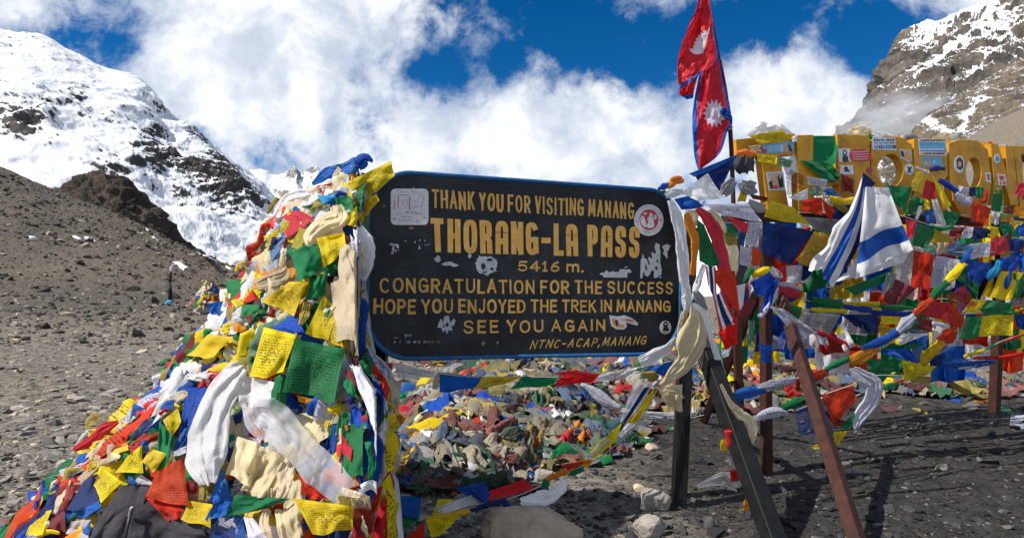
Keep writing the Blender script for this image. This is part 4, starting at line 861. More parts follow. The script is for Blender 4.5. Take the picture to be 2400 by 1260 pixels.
def drape_mesh(pts, w, depth, off, seed, nt=56, na=34, fat=.55):
    """a wide silk scarf: a pleated sheet along a pixel path, thin at its edges, ragged at its ends"""
    r = random.Random(seed); P = catmull(pts, nt); W = np.maximum(catmull(np.array([[x] for x in w], float), nt)[:, 0], 1.0); t = np.linspace(0, 1, nt)[:, None]; a = np.linspace(-1, 1, na)[None]
    T = np.gradient(P, axis=0); T /= np.linalg.norm(T, axis=1, keepdims=True) + 1e-9; Nn = np.stack([-T[:, 1], T[:, 0]], -1)
    asp = np.sum(np.linalg.norm(np.diff(P, axis=0), axis=1)) / (2 * W.mean()); s0 = seed * .37
    z0 = 0 * t * a
    e1 = vnoise(np.stack([t * asp * 1.1 + s0 + z0, np.sign(a) * 3 + z0, z0], -1), 1) * .16 + vnoise(np.stack([t * asp * 3.3 + s0 + z0, np.sign(a) * 3 + z0, z0], -1), 2) * .07
    en = vnoise(np.stack([a * 2.3 + z0, z0 + s0, z0], -1), 3) * .8 + vnoise(np.stack([a * 7 + z0, z0 + s0, z0], -1), 4) * .25
    p = P[:, None] + Nn[:, None] * (W[:, None] * a * (1 + e1 * np.abs(a)))[..., None] + T[:, None] * (W[:, None] * .5 * en * (np.exp(-(1 - t) / .06) - np.exp(-t / .06)))[..., None]
    wx = a * 1.0 + z0 + .35 * vnoise(np.stack([t * asp * .45 + s0 + z0, z0, z0], -1), 6)
    def nz(k, kt, sd): return vnoise(np.stack([wx * k + s0, t * asp * kt + 0 * a, z0 + sd], -1), sd)
    rid = (1 - np.abs(nz(2.2, .16, 11))) ** 2
    f = .80 * (rid - .6) + .60 * nz(2.6, .5, 12) + .14 * ((1 - np.abs(nz(5.5, .9, 13))) ** 2 - .6) + .18 * nz(4.5, 2.6, 14) + .35 * ((1 - np.abs(nz(1.3, 1.5, 15))) ** 3 - .3)
    D = smooth2(depth(p[..., 0], p[..., 1]), 4); sw = (W[:, None] / F * D)
    d = sw * (fat * .75 * np.sqrt(np.maximum(1 - a * a, 0)) + .30 * f * (.45 + .55 * (1 - a ** 4)))
    V = at(p[..., 0], p[..., 1], D - off - d)
    return V.reshape(-1, 3), gridfaces(nt, na), np.stack([a * .5 + .5 + 0 * t, t + 0 * a], -1).reshape(-1, 2)
ITEMS = []          # every single cloth: object, photo centre, size, colour code, kind
COUNT = [0]
def parse(block, depth, mode, parent=None, step=.0035, base=.03, dshift=0.0):
    """lines:  view code kind coords | options | label;   kind f = flag quad, s = gathered scarf (x,y,w points)"""
    for line in block.strip().splitlines():
        line = line.strip()
        if not line or line[0] == '#': continue
        a = [x.strip() for x in line.split('|')] + ['', '']
        vw, code, kind = a[0].split()[:3]; nums = [float(x) for x in ' '.join(a[0].split()[3:]).replace(',', ' ').split()]
        ox, oy, sc = VIEWS[vw]; opt = dict((o[0], float(o[1:]) if len(o) > 1 else 1.0) for o in a[1].split())
        COUNT[0] += 1; sd = COUNT[0] * 13 + 5; off = base + step * COUNT[0] if mode != 'fix' else base
        off += opt.get('d', 0.0) + dshift
        mat = STRIPES[int(opt['m'])] if 'm' in opt else cloth(code, int('p' in opt), int('t' in opt), int('u' in opt))
        if kind == 'f':
            q = [(ox + nums[i] / sc, oy + nums[i + 1] / sc) for i in range(0, 8, 2)]
            V, Fc, uv = flag_mesh(q, depth, off, opt.get('f', 1.0), sd, tilt=opt.get('k', FR.uniform(-.12, .12) if depth is not heap_depth else 0.0))
            c = np.mean(q, 0); nm = 'prayer_flag'; area = .5 * abs(sum(q[i][0] * q[(i + 1) % 4][1] - q[(i + 1) % 4][0] * q[i][1] for i in range(4)))
        else:
            P = [(ox + nums[i] / sc, oy + nums[i + 1] / sc) for i in range(0, len(nums), 3)]; w = [nums[i] / sc for i in range(2, len(nums), 3)]
            V, Fc, uv = (drape_mesh(P, w, depth, off, sd, fat=opt.get('h', .45)) if (('c' in opt and max(w) > 7) or (parent is None and max(w) > 9) or max(w) > 13.5) else scarf_mesh(P, w, depth, off, sd, fat=opt.get('h', .42), flatw=parent is not None))
            c = np.mean(P, 0); nm = 'twisted_flag' if parent is not None or code in 'YGRBNLOSJ' else 'scarf'
            if 'c' in opt: nm = 'scarf'
            area = sum(math.dist(P[i], P[i + 1]) * (w[i] + w[i + 1]) for i in range(len(P) - 1))
        o = build(nm, V, Fc, mat, parent, uv=uv)
        ITEMS.append(dict(o=o, c=c, a=area, code=code, kind=nm, pr='p' in opt, sheer='t' in opt, label=a[2], parent=parent))
        if parent is not None: o['label'] = ('%s%s %s' % (CNAME[code], ' printed' if 'p' in opt else '', 'prayer flag' if kind == 'f' else 'prayer flag twisted round the cord'))
STRIPES = {0: cmix([(0, 'N'), (.16, 'W'), (.34, 'W'), (.36, 'B'), (.62, 'W')], 0, 'white_and_blue_striped_cloth'), 1: cmix([(0, 'W'), (.60, 'B'), (.84, 'W')], 1, 'white_cloth_with_blue_band'),
           2: cmix([(0, 'R'), (.17, 'W'), (.33, 'N'), (.66, 'W'), (.83, 'R')], 0, 'red_white_and_navy_striped_cloth'), 3: cmix([(0, 'W'), (.5, 'N'), (.75, 'W')], 0, 'white_cloth_with_navy_stripe')}
# ------------------------------------------------------------------ cloths on the heap (back to front)
parse('''
A B s 330,232,12 420,175,38 510,140,34 590,118,44 660,90,26 | | rumpled bright blue cloth tied at the very top of the heap
A B s 590,110,20 640,72,22 690,95,8 |
A T s 340,290,18 420,270,22 520,275,20 |
A W s 110,430,20 200,330,52 320,300,40 400,260,14 | c | white cloth rolled along the upper left ridge of the heap
A V f 350,330 440,350 400,410 320,380 | p
A S f 372,252 478,308 400,350 338,282 | | sky blue flag near the top of the heap
A G f 462,312 560,300 578,385 500,410 | | small green flag under the big yellow flag at the heap top
A N f 500,470 610,440 620,560 540,560 |
A Q f 640,420 672,410 668,500 630,470 |
A Y f 497,238 800,92 822,180 578,362 | p f0.8 | large yellow printed flag spread beside the top corner of the sign
A Y f 600,338 712,288 728,325 590,480 | p f1.4 d.02 | yellow printed flag folded over the upper left edge of the sign
A Y f 600,350 640,440 585,482 505,462 | p f1.2 d.02
A E f 330,400 440,350 420,430 350,440 |
A R f 140,435 228,362 345,432 185,560 | f1.1 | bright red square flag high on the left slope of the heap
A R s 180,560,10 160,600,8 120,620,5 |
A M f 95,400 160,365 150,420 100,470 |
A T s 60,470,24 120,440,28 190,470,22 |
A L f 20,500 130,480 150,540 20,570 | p
A N s 130,500,16 110,560,16 90,620,10 |
A F f 150,500 175,560 100,690 60,660 |
A L f 5,690 150,560 180,640 90,770 | p
A C s 165,610,16 160,680,20 140,740,14 | c
A V s 278,490,26 258,560,34 232,612,22 | | olive rolled cloth below the red square flag
A C s 470,355,30 490,430,58 410,470,62 330,540,56 322,605,22 | c h.7 | large crumpled cream cloth on the heap shoulder
A C f 395,440 500,430 520,530 360,545 | f1.6
A G f 205,640 365,578 400,740 245,805 | f1.3 d.02 | large plain green flag bulging from the middle of the heap
A G s 190,620,14 230,640,20 300,600,16 |
A Y f 355,548 522,515 540,610 402,725 | p f.8 d.03 | yellow printed flag hanging over the green flag mid heap
A W s 470,655,18 440,670,20 |
A B s 495,650,10 510,700,14 520,770,8 |
A W s 600,485,34 640,590,54 645,690,44 630,800,22 | c | shiny white plastic sheet hanging beside the sign edge
A T s 0,830,30 70,800,52 160,768,44 190,730,22 | c | tan silk roll with an orange end on the left of the heap
A O s 165,770,30 200,755,28 228,735,14 |
A O s 0,775,8 70,760,12 130,735,8 |
A Y s 60,795,14 10,770,16 |
A G f 330,800 430,735 405,890 285,918 | f1.2 | dark green flag below the yellow flag mid heap
A Y f 195,806 312,806 226,1006 35,916 | p f.7 d.03 | yellow printed flag draped diagonally left of the dark green flag
A V s 300,930,24 285,1000,30 262,1060,14 |
A C f 440,815 560,765 628,1140 470,1145 | f.9 d.02 | broad flap of the long cream scarf left of the sign
A C s 520,590,26 548,680,60 585,820,76 615,1000,60 625,1150,52 635,1250,44 | c d.05 h.3 | long cream silk scarf hanging along the left edge of the sign
A Y f 400,885 470,965 515,1195 290,1110 | p f.9 | long yellow printed flag half under the cream scarf
A B f 60,1050 235,998 288,1108 130,1100 | f1.4 | bright blue gathered flag above the two yellow and green squares
A E s 250,1110,24 215,1180,22 190,1230,16 |
B R f 1592,782 1750,712 1795,835 1598,932 | d.02 | red flag standing out on the left flank of the heap
B R s 1565,795,8 1600,780,14 1680,700,12 |
B Y s 1660,650,12 1680,600,10 1740,570,6 |
B V s 1690,640,16 1750,560,14 1790,500,8 |
B G f 1760,470 1850,445 1830,490 1750,485 |
B O s 1990,105,8 1985,130,12 1960,150,6 |
B V s 1950,130,12 1910,190,16 1880,240,8 |
B R s 2010,150,14 1960,205,16 |
B B f 1465,872 1570,855 1530,1000 1470,962 | | blue flag sticking out low on the heap's left flank
B W s 1585,860,22 1550,960,36 1500,1090,28 | c
B G f 1700,880 1830,880 1800,960 1690,980 |
B B f 1540,990 1622,950 1612,1012 1555,1042 |
B W s 1640,900,34 1660,960,30 | c
B M s 1740,960,20 1760,1010,16 |
B O f 1635,985 1735,1042 1720,1062 1640,1072 | | orange flag corner poking from the white cloths
B L f 1380,1060 1450,1030 1440,1080 1370,1090 |
B Y f 1335,1072 1640,1108 1500,1252 1310,1235 | f1.5 d.02 | draped yellow printed flag with deep folds at the heap's left
''', heap_depth, 'heap', step=.0010, base=.055)
parse('''
C W s 1190,60,40 1330,90,66 1490,120,50 | c h.6 | bunched white plastic sheet under the draped yellow flag
C G s 1130,40,12 1190,20,18 1260,10,16 |
C R f 1500,30 1562,60 1500,198 1385,198 | | red flag tucked behind the long white scarf
C L f 1490,60 1560,0 1520,110 1490,90 | p
C W s 1070,150,24 1130,130,34 1200,140,20 | c
C R s 1130,180,26 1180,160,30 1200,200,20 |
C C s 1240,290,22 1290,250,30 1310,230,14 | c
C Y s 1165,235,7 1200,300,9 1260,340,8 |
C B f 1310,202 1485,200 1350,520 1255,530 | p f.9 | translucent blue printed flag left of the long white scarf
C B s 1330,500,36 1270,600,40 1220,660,14 |
C B f 1070,285 1235,290 1215,352 1060,352 | f1.4
C T s 1090,230,10 1060,280,12 1010,330,8 | c
C G s 1030,285,26 920,380,50 840,470,40 790,540,14 | | green flag rolled down the lower left slope
C W s 1010,240,14 930,330,14 800,420,10 | c
C W f 1105,352 1172,378 1010,515 955,470 | f1.3 | crumpled white cloth low on the heap's left slope
C R s 1170,360,12 1120,390,12 |
C R s 1050,320,14 980,380,12 |
C G f 1120,440 1235,560 1170,780 1088,795 | f1.2
C Y f 1145,430 1252,345 1275,440 1200,560 | p f.8 | small yellow printed flag left of the blue printed flag
C R s 830,440,14 740,490,44 640,580,40 520,640,18 | | red flag rolled along the outer left edge of the heap
C Y s 700,390,30 640,440,36 600,490,10 | t
C W s 640,490,10 590,540,12 530,610,8 | c
C G s 960,530,20 860,545,26 720,605,8 |
C O f 760,560 930,570 880,610 740,610 | f1.5
C Y f 770,650 900,600 905,640 790,675 | f1.4
C R f 900,610 990,580 980,640 920,660 | f1.3
C B s 1020,570,14 1010,640,34 990,740,20 |
C M s 820,600,24 730,650,34 680,700,12 |
C S s 690,590,10 620,625,10 |
C V f 510,690 640,665 600,742 495,752 | p
C T s 820,690,14 700,740,24 560,860,22 | c
C C s 840,680,20 780,690,24 | c
C Q s 560,720,14 500,760,20 470,800,10 |
C F s 520,690,10 480,740,12 400,830,8 |
C R s 470,830,12 400,780,12 |
C Y f 890,690 1000,600 1008,800 808,802 | p f.8 d.02 | yellow printed flag with a fanned lower edge above the dark jacket
C N f 1000,590 1060,640 1000,700 982,765 |
C Y f 1055,630 1170,665 1085,802 1000,720 | p f.7 d.02 | yellow printed flag corner to the right of the fanned yellow flag
C L f 1220,650 1310,610 1310,660 1220,690 |
C N f 590,855 718,790 705,1085 470,1050 | p f1.1 | faded navy flag low on the heap beside the dark jacket
C B s 700,1020,24 600,1080,34 500,1110,16 |
C Y f 720,765 860,865 715,1008 660,882 | p f.9 d.02 | yellow printed flag lying on the navy flag at the jacket's edge
C L f 920,880 990,810 1090,880 1080,895 | f1.2
C B s 910,820,14 930,860,20 960,880,8 |
C C s 490,850,14 430,960,24 385,1090,14 | c | cream strip hanging at the low left corner of the heap
C H s 500,900,20 470,1000,22 440,1070,14 |
C G s 460,1140,8 520,1110,14 550,1080,8 |
C L f 500,1140 640,1130 620,1262 460,1232 | f1.3 | pale printed cloth with a blue edge beside the jacket hem
C B s 620,1140,20 600,1220,34 |
C M f 370,1090 455,1070 465,1220 340,1180 | f1.4
C Y f 240,1090 365,1060 300,1232 175,1242 | p f1.0 d.02 | yellow printed flag at the low left end of the heap
C Y s 260,1240,14 340,1215,18 420,1225,10 |
C W s 310,1190,14 350,1150,18 |
C B s 420,850,12 370,930,22 310,1050,8 |
C Y s 400,815,8 340,890,14 280,960,8 |
C S s 390,860,10 330,930,14 |
C G s 260,1000,10 210,1060,14 170,1100,8 |
C T s 20,1190,12 120,1130,16 170,1100,8 | c
C B s 0,1240,18 60,1215,22 110,1190,8 |
C N s 40,1170,10 130,1140,14 190,1090,8 |
C R f 1100,790 1292,695 1332,1040 1020,972 | p f1.1 d.02 | large red flag over the dark jacket at the foot of the heap
C R f 1020,972 1332,1040 1290,1120 1180,1142 | f1.0
C M f 1310,850 1400,870 1390,960 1320,940 |
C V f 1400,890 1460,880 1455,1000 1395,990 |
C B f 1550,750 1642,1000 1590,1112 1468,1000 | f1.0 | bright blue flag hanging between the red flag and cream cloths
C Y f 1322,995 1495,1022 1482,1186 1270,1132 | p f.8 d.02 | bright yellow printed flag overlapping the red flag's lower corner
C B f 1490,1112 1702,1102 1742,1262 1472,1262 | t f1.0
C L f 1710,1110 1780,1120 1900,1262 1745,1262 |
C C f 1670,545 1850,600 1760,900 1585,800 | f2.2
C C f 1830,610 2010,690 1850,985 1690,930 | f2.4 | gathered cream cloth hanging under the sheer white scarf
C C f 1960,640 2060,740 1990,1010 1850,960 | f2.2
C C s 2050,760,30 2010,900,34 1960,990,26 | c
C B f 1800,585 1865,600 1840,620 1810,612 |
C C s 2090,850,40 2080,1000,70 2060,1150,70 2080,1270,60 | c
C C s 1880,1060,26 1860,1160,34 1900,1265,26 | c
C C s 1960,1060,30 1980,1160,40 2000,1265,30 | c
C R f 2092,805 2312,985 2200,990 2105,925 | f.8 | scarlet flag showing under the end of the sheer white scarf
C B f 1490,1042 1650,992 1560,1112 1436,1132 | f.9 d.02
C G f 1650,955 2045,985 1830,1062 1588,1114 | f1.2 d.02 | green pointed flag stretched across the foot of the heap
C W f 1680,110 1962,172 1892,345 1676,335 | f1.5 | upper knot of the sheer white scarf below the yellow flag
C W s 1710,50,50 1620,150,95 1530,330,125 1475,560,150 1445,720,135 1465,885,60 | c d.03 h.28 | long heavy white silk scarf down the middle of the heap
C W s 1760,300,70 1850,390,150 1980,500,140 2130,650,125 2280,790,130 2430,940,100 | c t d.03 h.26 | sheer white scarf sweeping down right across the heap
P Y f 618,766 696,784 662,874 584,882 | p f.5 d.03 | bright yellow printed flag left of the large green square
P G s 660,880,14 655,930,18 650,970,12 | d.01
P G f 690,793 810,818 784,940 662,914 | p f.45 d.05 | large green printed square flag with a flower emblem below the sign's corner
P O f 695,925 735,935 720,945 700,940 |
C Y f 2062,980 2490,1035 2480,1190 2200,1238 | p f.9 d.06 | yellow printed flag with a ragged corner at the bottom of the heap
''', heap_depth, 'heap', step=.0004, base=.065)
parse('''
D G f 0,260 60,230 110,370 40,330 | | dark green flag behind the red printed flag on the heap's right
D M f 20,180 70,190 100,290 40,270 |
D C f 240,260 388,250 372,425 250,380 | f1.2 | cream cloth behind the white streamers right of the heap
D C s 330,400,40 340,470,34 | c
D G f 0,540 142,520 140,870 0,850 | f1.5 | dark green cloth filling the lower right side of the heap
D Q f 310,560 378,600 360,700 330,640 |
D G s 170,640,20 200,780,26 180,900,12 |
D B f 60,400 130,440 136,552 60,530 |
D G f 0,450 60,455 40,560 0,540 |
D R f 0,590 70,690 60,762 0,722 | | red flag hanging on the dark green cloth
D O s 30,540,8 40,570,10 |
D N s 40,340,16 80,420,20 |
D C s 320,720,30 350,770,34 310,850,16 | c
D N f 195,640 240,620 240,760 200,740 |
D W s 95,160,24 150,280,44 220,420,60 270,560,52 255,700,34 270,850,12 | c d.02 | white printed streamer hanging down the right edge of the heap
D L f 120,300 335,480 292,622 230,645 | p f.8
D B f 55,140 132,200 232,350 105,300 | | blue streamer top beside the red printed flag
D W s 60,150,10 120,220,16 190,330,12 | c
D O f 370,455 412,492 400,520 355,560 | | orange flag scrap right of the white streamers
D O f 75,860 122,920 70,938 66,930 |
D C s 0,960,30 90,980,22 180,1000,8 | c
D W s 130,940,26 200,920,30 270,1000,14 | c
D M f 0,1080 150,1060 330,1140 120,1262 | f1.3
D C s 130,1120,10 140,1180,18 170,1250,8 | c
''', lambda a, b: np.where(np.asarray(a) < 885, np.minimum(heap_depth(a, b), 3.3) - .05, 3.23 + 0 * np.asarray(a, float)), 'heap', step=.0006, base=.0)
# ------------------------------------------------------------------ lines of flags
def cord_on(parent, pts, depth, off=.0, r_=.0035, mat=None):
    P = catmull([at(a, b, float(depth(a, b)) - off) for (a, b) in pts], max(10, 8 * len(pts))); V, Fc = tube(P, r_, 5, len(P)); build('cord', V, Fc, mat or M_CORD, parent)
M_CORD = flatcol('cotton_cord', (.42, .40, .36), .9)
def line(label, cord, block, depth, base=0.0, group=None, step=.0006):
    p = at(cord[0][0], cord[0][1], float(depth(*cord[0]))); e = empty('prayer_flag_string', p, label, 'flag string', group)
    COUNT[0] = 0 if step else COUNT[0]
    cord_on(e, cord, depth, base); parse(block, depth, 'str', e, step=step, base=base); return e
S1 = line('upper line of five coloured flags strung level just beneath the sign', [(826, 843), (921, 851), (1025, 874), (1130, 884), (1225, 883), (1312, 883), (1408, 876), (1496, 861), (1580, 845)], '''
D R f 70,115 332,140 302,322 215,347 | p f.6
D W f 335,142 615,200 590,232 360,237 | p f.7
D T f 600,215 628,205 622,308 580,300 |
D B f 625,198 905,226 880,290 628,326 | f.7
D Y f 905,224 1165,222 1080,262 850,308 | p f.8
D L f 1090,250 1160,255 1150,270 1120,270 |
D G f 1165,224 1400,230 1350,282 1085,302 | f.9
D R f 1350,205 1500,180 1620,206 1400,216 |
D R f 1400,214 1665,206 1630,256 1360,287 | f1.1
D W f 1665,206 1905,166 1862,216 1610,266 | p f1.0
D B f 1880,207 2135,120 2072,226 1985,186 | f.9
''', str_depth)
S2 = line('long sagging flag line looping from the black post down to the heap foot', [(1548, 898), (1500, 985), (1440, 1045), (1385, 1082), (1310, 1112), (1262, 1140), (1180, 1172), (1100, 1190), (1000, 1214), (940, 1200), (860, 1186)], '''
D V s 1925,205,10 1990,220,34 2030,230,18 |
D W f 1880,240 2030,232 1872,500 1790,512 | t f.9
D N f 1945,295 1978,292 1832,515 1808,512 | f.4
D Y f 2012,292 2000,370 1892,532 1832,510 | p f.8
D W f 1830,520 1902,526 1800,612 1775,602 |
D G f 1680,478 1802,520 1722,602 1655,622 | t f1.0
D Y f 1802,515 1762,640 1622,752 1598,702 | p f1.0
D W s 1720,620,6 1640,690,12 1580,740,6 |
D O f 1540,750 1625,760 1580,812 1500,772 | f1.1
D R s 1600,762,6 1510,785,12 1412,800,8 |
D G f 1530,790 1562,830 1490,862 1450,852 |
D O s 1500,808,10 1400,850,18 1310,888,14 |
D R s 1520,790,5 1450,825,7 |
D W s 1430,880,24 1390,960,44 1280,1010,50 1150,1025,24 | c
D G s 1320,885,12 1310,930,20 1318,985,14 |
D B f 730,940 920,900 962,990 880,1042 | p f1.1
D R f 940,960 1182,880 1242,940 950,1025 | p f.8
D N s 1060,1012,12 950,1045,16 830,1082,10 |
D N f 1030,1030 1072,1018 1106,1092 1068,1162 |
D W f 610,1060 842,980 906,1030 580,1126 | p f.8
D Y f 622,1010 722,1012 640,1070 575,1130 | p
D Y s 540,1136,10 680,1115,20 828,1085,14 |
D Y f 540,1142 752,1118 700,1192 580,1265 | p f1.0
D B f 330,980 516,1000 500,1136 150,1055 | p f.9
D G f 360,1130 506,1136 420,1192 225,1265 | f.9
D R f 410,1265 537,1155 532,1262 470,1290 | f.7
D N s 160,1060,4 330,1110,10 500,1130,8 |
''', str_depth, .05)
S2b = line('white printed flag line hanging in a low curve behind the black post', [(1362, 898), (1415, 935), (1470, 962), (1520, 972), (1600, 980), (1650, 972)], '''
D L s 1540,272,8 1620,320,24 1700,385,28 1790,430,16 |
D L s 1800,440,10 1900,468,20 1990,482,16 2080,490,14 |
D L s 2090,488,12 2150,490,18 2190,482,10 |
I L s 0,180,12 100,185,14 250,200,16 330,205,10 |
D F f 1530,275 1570,300 1620,380 1570,370 |
D V f 1590,390 1640,400 1640,460 1600,480 |
''', lambda a, b: 4.5 + 0 * np.asarray(a, float))
# ------------------------------------------------------------------ cloths knotted round the sign's right edge and the black post
PD = lambda a, b: 4.02 + (np.asarray(a, float) - 1600) / 800 * 1.1
parse('''
E N f 400,500 722,352 590,625 430,560 | f.9 d-.1 | dark blue flag stretched below the tall red pennant
E B f 360,495 722,350 640,420 400,520 | f.5 d-.08
E B s 135,610,10 180,590,20 225,570,14 |
E O s 200,600,12 250,560,22 325,545,12 | | orange twist of cloth at the upper right corner of the sign
E O s 225,540,12 270,525,16 310,525,10 |
E G s 150,630,10 190,625,12 |
E K f 330,640 440,650 420,700 390,690 | d-.05
E W f 300,640 500,488 622,672 430,700 | f1.2 | white cloth fanned beside the sign's upper right corner
E W s 185,655,18 250,640,30 320,620,14 | c
E B f 250,682 392,650 472,742 305,760 | f1.3 | bright blue cloth over the sign's upper right corner
E E s 700,540,30 650,600,50 610,650,30 | c
E K s 780,370,58 770,425,74 790,485,50 | h.8 | dark green grey hat hung under the yellow letters
E E s 740,560,26 790,600,60 860,600,40 | c h.7
E J f 740,625 800,620 780,700 715,700 |
E M f 800,640 945,670 940,700 830,680 |
E E s 800,700,20 870,740,40 930,740,20 | c
E C f 330,760 440,765 420,900 350,880 | f1.2 d-.02
E C s 510,760,30 590,880,46 670,1040,56 690,1180,40 680,1250,30 | c d-.02 | cream scarf hanging right of the red streamer
E W s 480,700,8 450,730,10 |
E R f 640,802 802,862 800,940 720,905 | f1.2
E G f 640,880 732,880 725,960 640,945 |
E V f 620,930 725,940 718,1022 640,1022 | p
E L f 800,850 892,850 870,1040 780,1012 | p f.9
E L f 740,1020 842,1060 802,1182 732,1152 | p f1.0
E R f 830,1030 902,1072 880,1172 820,1172 |
G K f 730,90 780,90 760,200 700,200 |
E O s 345,790,24 375,900,34 410,990,36 400,1100,26 385,1240,22 | | orange scarf knotted beside the sign's right edge
E Y f 330,780 380,800 385,870 340,850 | p
E G f 420,830 472,870 602,1172 440,1150 | p f.9 | green printed flag hanging between the orange and red streamers
E R s 420,745,18 510,840,46 570,960,52 600,1120,50 640,1260,44 | | long red streamer right of the green printed flag
E W s 220,690,20 265,800,40 300,950,46 315,1100,44 325,1270,40 340,1340,22 | c d.05 | long white scarf knotted to the sign's upper right edge
E L f 460,720 802,712 905,850 600,800 | p f.9 d.04 | pale printed flag stretched right of the sign's upper corner
G W s 335,220,34 345,330,40 350,420,30 | c
G W s 470,60,14 430,180,20 390,320,10 | c
G E s 410,260,20 440,330,40 480,400,30 | c
G R f 520,100 700,110 742,450 560,200 | f1.1 d.02
G N f 480,70 560,80 570,380 500,200 | m2 f.8 d.04 | red white and navy striped flag hanging left of the brown trestle
G R f 540,300 600,260 720,480 590,560 | m2 f.8 d.05
G R f 575,560 722,440 718,640 630,690 | f1.2 d.03 | red cloth end below the striped flag
G M s 740,440,20 800,380,34 840,320,20 |
G W f 700,220 780,200 760,370 720,400 |
G W f 600,690 680,660 650,740 600,750 |
G E s 455,600,40 480,700,66 500,810,50 | | grey woollen scarf wound round the black post
G W s 390,350,14 480,440,22 530,620,20 590,800,24 660,1010,10 | c d.08
G C s 400,370,24 410,480,60 380,620,96 330,780,70 220,900,40 150,950,12 | c d.07 h.6 | big cream scarf tied round the black post below the sign
G C s 330,400,24 310,560,34 290,700,22 | c
G W s 0,780,40 90,740,50 200,680,34 270,600,14 | c
D C f 2030,300 2190,272 2190,445 2100,440 | f1.6 d.02 | crumpled cream cloth bundle caught low on the black post
D C s 2060,330,40 2130,360,60 2190,390,40 | c d.02
I R f 545,262 640,240 655,330 560,420 | f1.0 d.42 | red cloth wrapped round the slanted black post
I R s 548,290,20 560,350,24 575,410,14 | d.42
I C s 505,0,10 560,110,16 620,180,34 690,250,44 690,330,36 680,382,14 | c d.40 | cream streamer hanging beside the slanted black post
I Y f 500,352 552,330 552,412 500,412 | d.40
I W s 570,440,36 600,500,40 640,560,26 | c t d.40
I R f 560,535 655,525 660,602 565,608 | d.42 | small red cloth low on the slanted black post
I W s 360,640,10 480,600,34 560,600,50 620,640,40 | c t d.35 | clear white plastic rag low on the slanted black post
I O f 650,722 702,680 722,762 640,792 | d.44
I N s 690,820,16 730,810,24 755,800,12 | d.44
I L f 725,960 760,875 800,930 790,970 | d.44
I G s 660,600,10 680,650,16 670,680,8 | d.43
''', PD, 'wall', step=.0007, base=.06, dshift=-.0)
COUNT[0] = 0
# ------------------------------------------------------------------ yellow letter sign on brown trestles
LS = Plane((1715, 400, 4.95), (2420, 400, 6.1))
lsign = empty('letter_sign', LS.P(0, 0) - Vector((0, 0, LS.P(0, 0).z)), 'row of big yellow cut-out letters on brown steel trestles, covered in stickers', 'letter sign')
def letter(outline, holes=(), depth=.065):
    cu = bpy.data.curves.new('letter', 'CURVE'); cu.dimensions = '2D'; cu.fill_mode = 'BOTH'; cu.extrude = depth / 2; cu.bevel_depth = .004
    for pts in [outline] + list(holes):
        hp = [LS.hit(*p) for p in pts]; s = cu.splines.new('POLY'); s.points.add(len(hp) - 1); s.use_cyclic_u = True
        for q, (a, h) in zip(s.points, hp): q.co = (a, h, 0, 1)
    ob = bpy.data.objects.new('tmp', cu); COL.objects.link(ob); dg = bpy.context.evaluated_depsgraph_get(); me = bpy.data.meshes.new_from_object(ob.evaluated_get(dg))
    bpy.data.objects.remove(ob)
    V = np.array([v.co[:] for v in me.vertices]); Fc = [tuple(p.vertices) for p in me.polygons]; bpy.data.meshes.remove(me)
    W = [tuple(LS.P(a, h, z - depth / 2)) for (a, h, z) in V]
    return build('letter', W, Fc, M_YEL, lsign, smooth=False)
letter([(1725, 328), (1862, 314), (1861, 362), (1826, 364), (1848, 490), (1800, 490), (1784, 366), (1727, 369)])
letter([(1868, 318), (1905, 317), (1903, 400), (1965, 398), (1962, 316), (2036, 318), (2040, 470), (1972, 474), (1966, 432), (1906, 436), (1910, 492), (1872, 494)])
letter([(2043, 330), (2072, 319), (2110, 322), (2136, 340), (2140, 440), (2122, 500), (2090, 512), (2056, 500), (2042, 452)], [ell(2086, 400, 31, 40, 26)])
letter([(2142, 326), (2205, 327), (2218, 352), (2220, 410), (2206, 430), (2222, 500), (2190, 502), (2176, 440), (2172, 500), (2144, 500)], [ell(2184, 385, 9, 16, 14)])
letter([(2224, 336), (2250, 328), (2290, 330), (2314, 352), (2322, 430), (2312, 490), (2288, 512), (2256, 508), (2234, 470), (2226, 410)], [ell(2281, 405, 19, 37, 22)])
letter([(2322, 338), (2338, 338), (2362, 420), (2356, 342), (2374, 343), (2386, 480), (2370, 480), (2344, 400), (2352, 478), (2334, 478)])
letter([(2376, 342), (2412, 344), (2416, 360), (2392, 362), (2400, 460), (2424, 458), (2428, 484), (2392, 486)])
def onls(px, py, k=0.0): a, h = LS.hit(px, py); return LS.P(a, h, k)
V, Fc = box_bar(onls(1712, 505, -.05), onls(2440, 520, -.05), .07, .07); build('beam', V, Fc, M_BROWN, lsign, smooth=False)
def gz(x, y): return float(ground_z(x, y))
def leg(p, foot_px, foot_y, Y, w=.062):
    f = Vector(at(foot_px, foot_y, Y)); post(p, f, w, M_BROWN, lsign, up=(.4, -1, 0))
top = Vector(at(1795, 560, 4.80)); ap = Vector(at(1800, 716, 4.86))
post(top, ap + Vector((0, 0, -.0)), .08, M_BROWN, lsign)
leg(ap + Vector((-.02, 0, .12)), 1797, 1112, 4.72); leg(ap + Vector((.06, -.06, .10)), 2024, 1315, 3.16, .066); leg(ap + Vector((-.05, .06, .10)), 1650, 986, 6.7)
ap2 = Vector(at(2350, 640, 6.0)); post(Vector(at(2352, 520, 6.02)), ap2, .09, M_BROWN, lsign)
leg(ap2 + Vector((-.02, 0, .1)), 2330, 968, 5.9, .07); leg(ap2 + Vector((-.05, .06, .1)), 2190, 912, 8.2, .065); leg(ap2 + Vector((.06, -.05, .08)), 2560, 1150, 4.4, .066)
e8 = lambda pts: zp(pts, 1500, 250, 3.15); f8 = lambda pts: zp(pts, 1900, 250, 3.15)
def st8(polys, label=None): return decal(polys, lsign, LS, label, .0062)
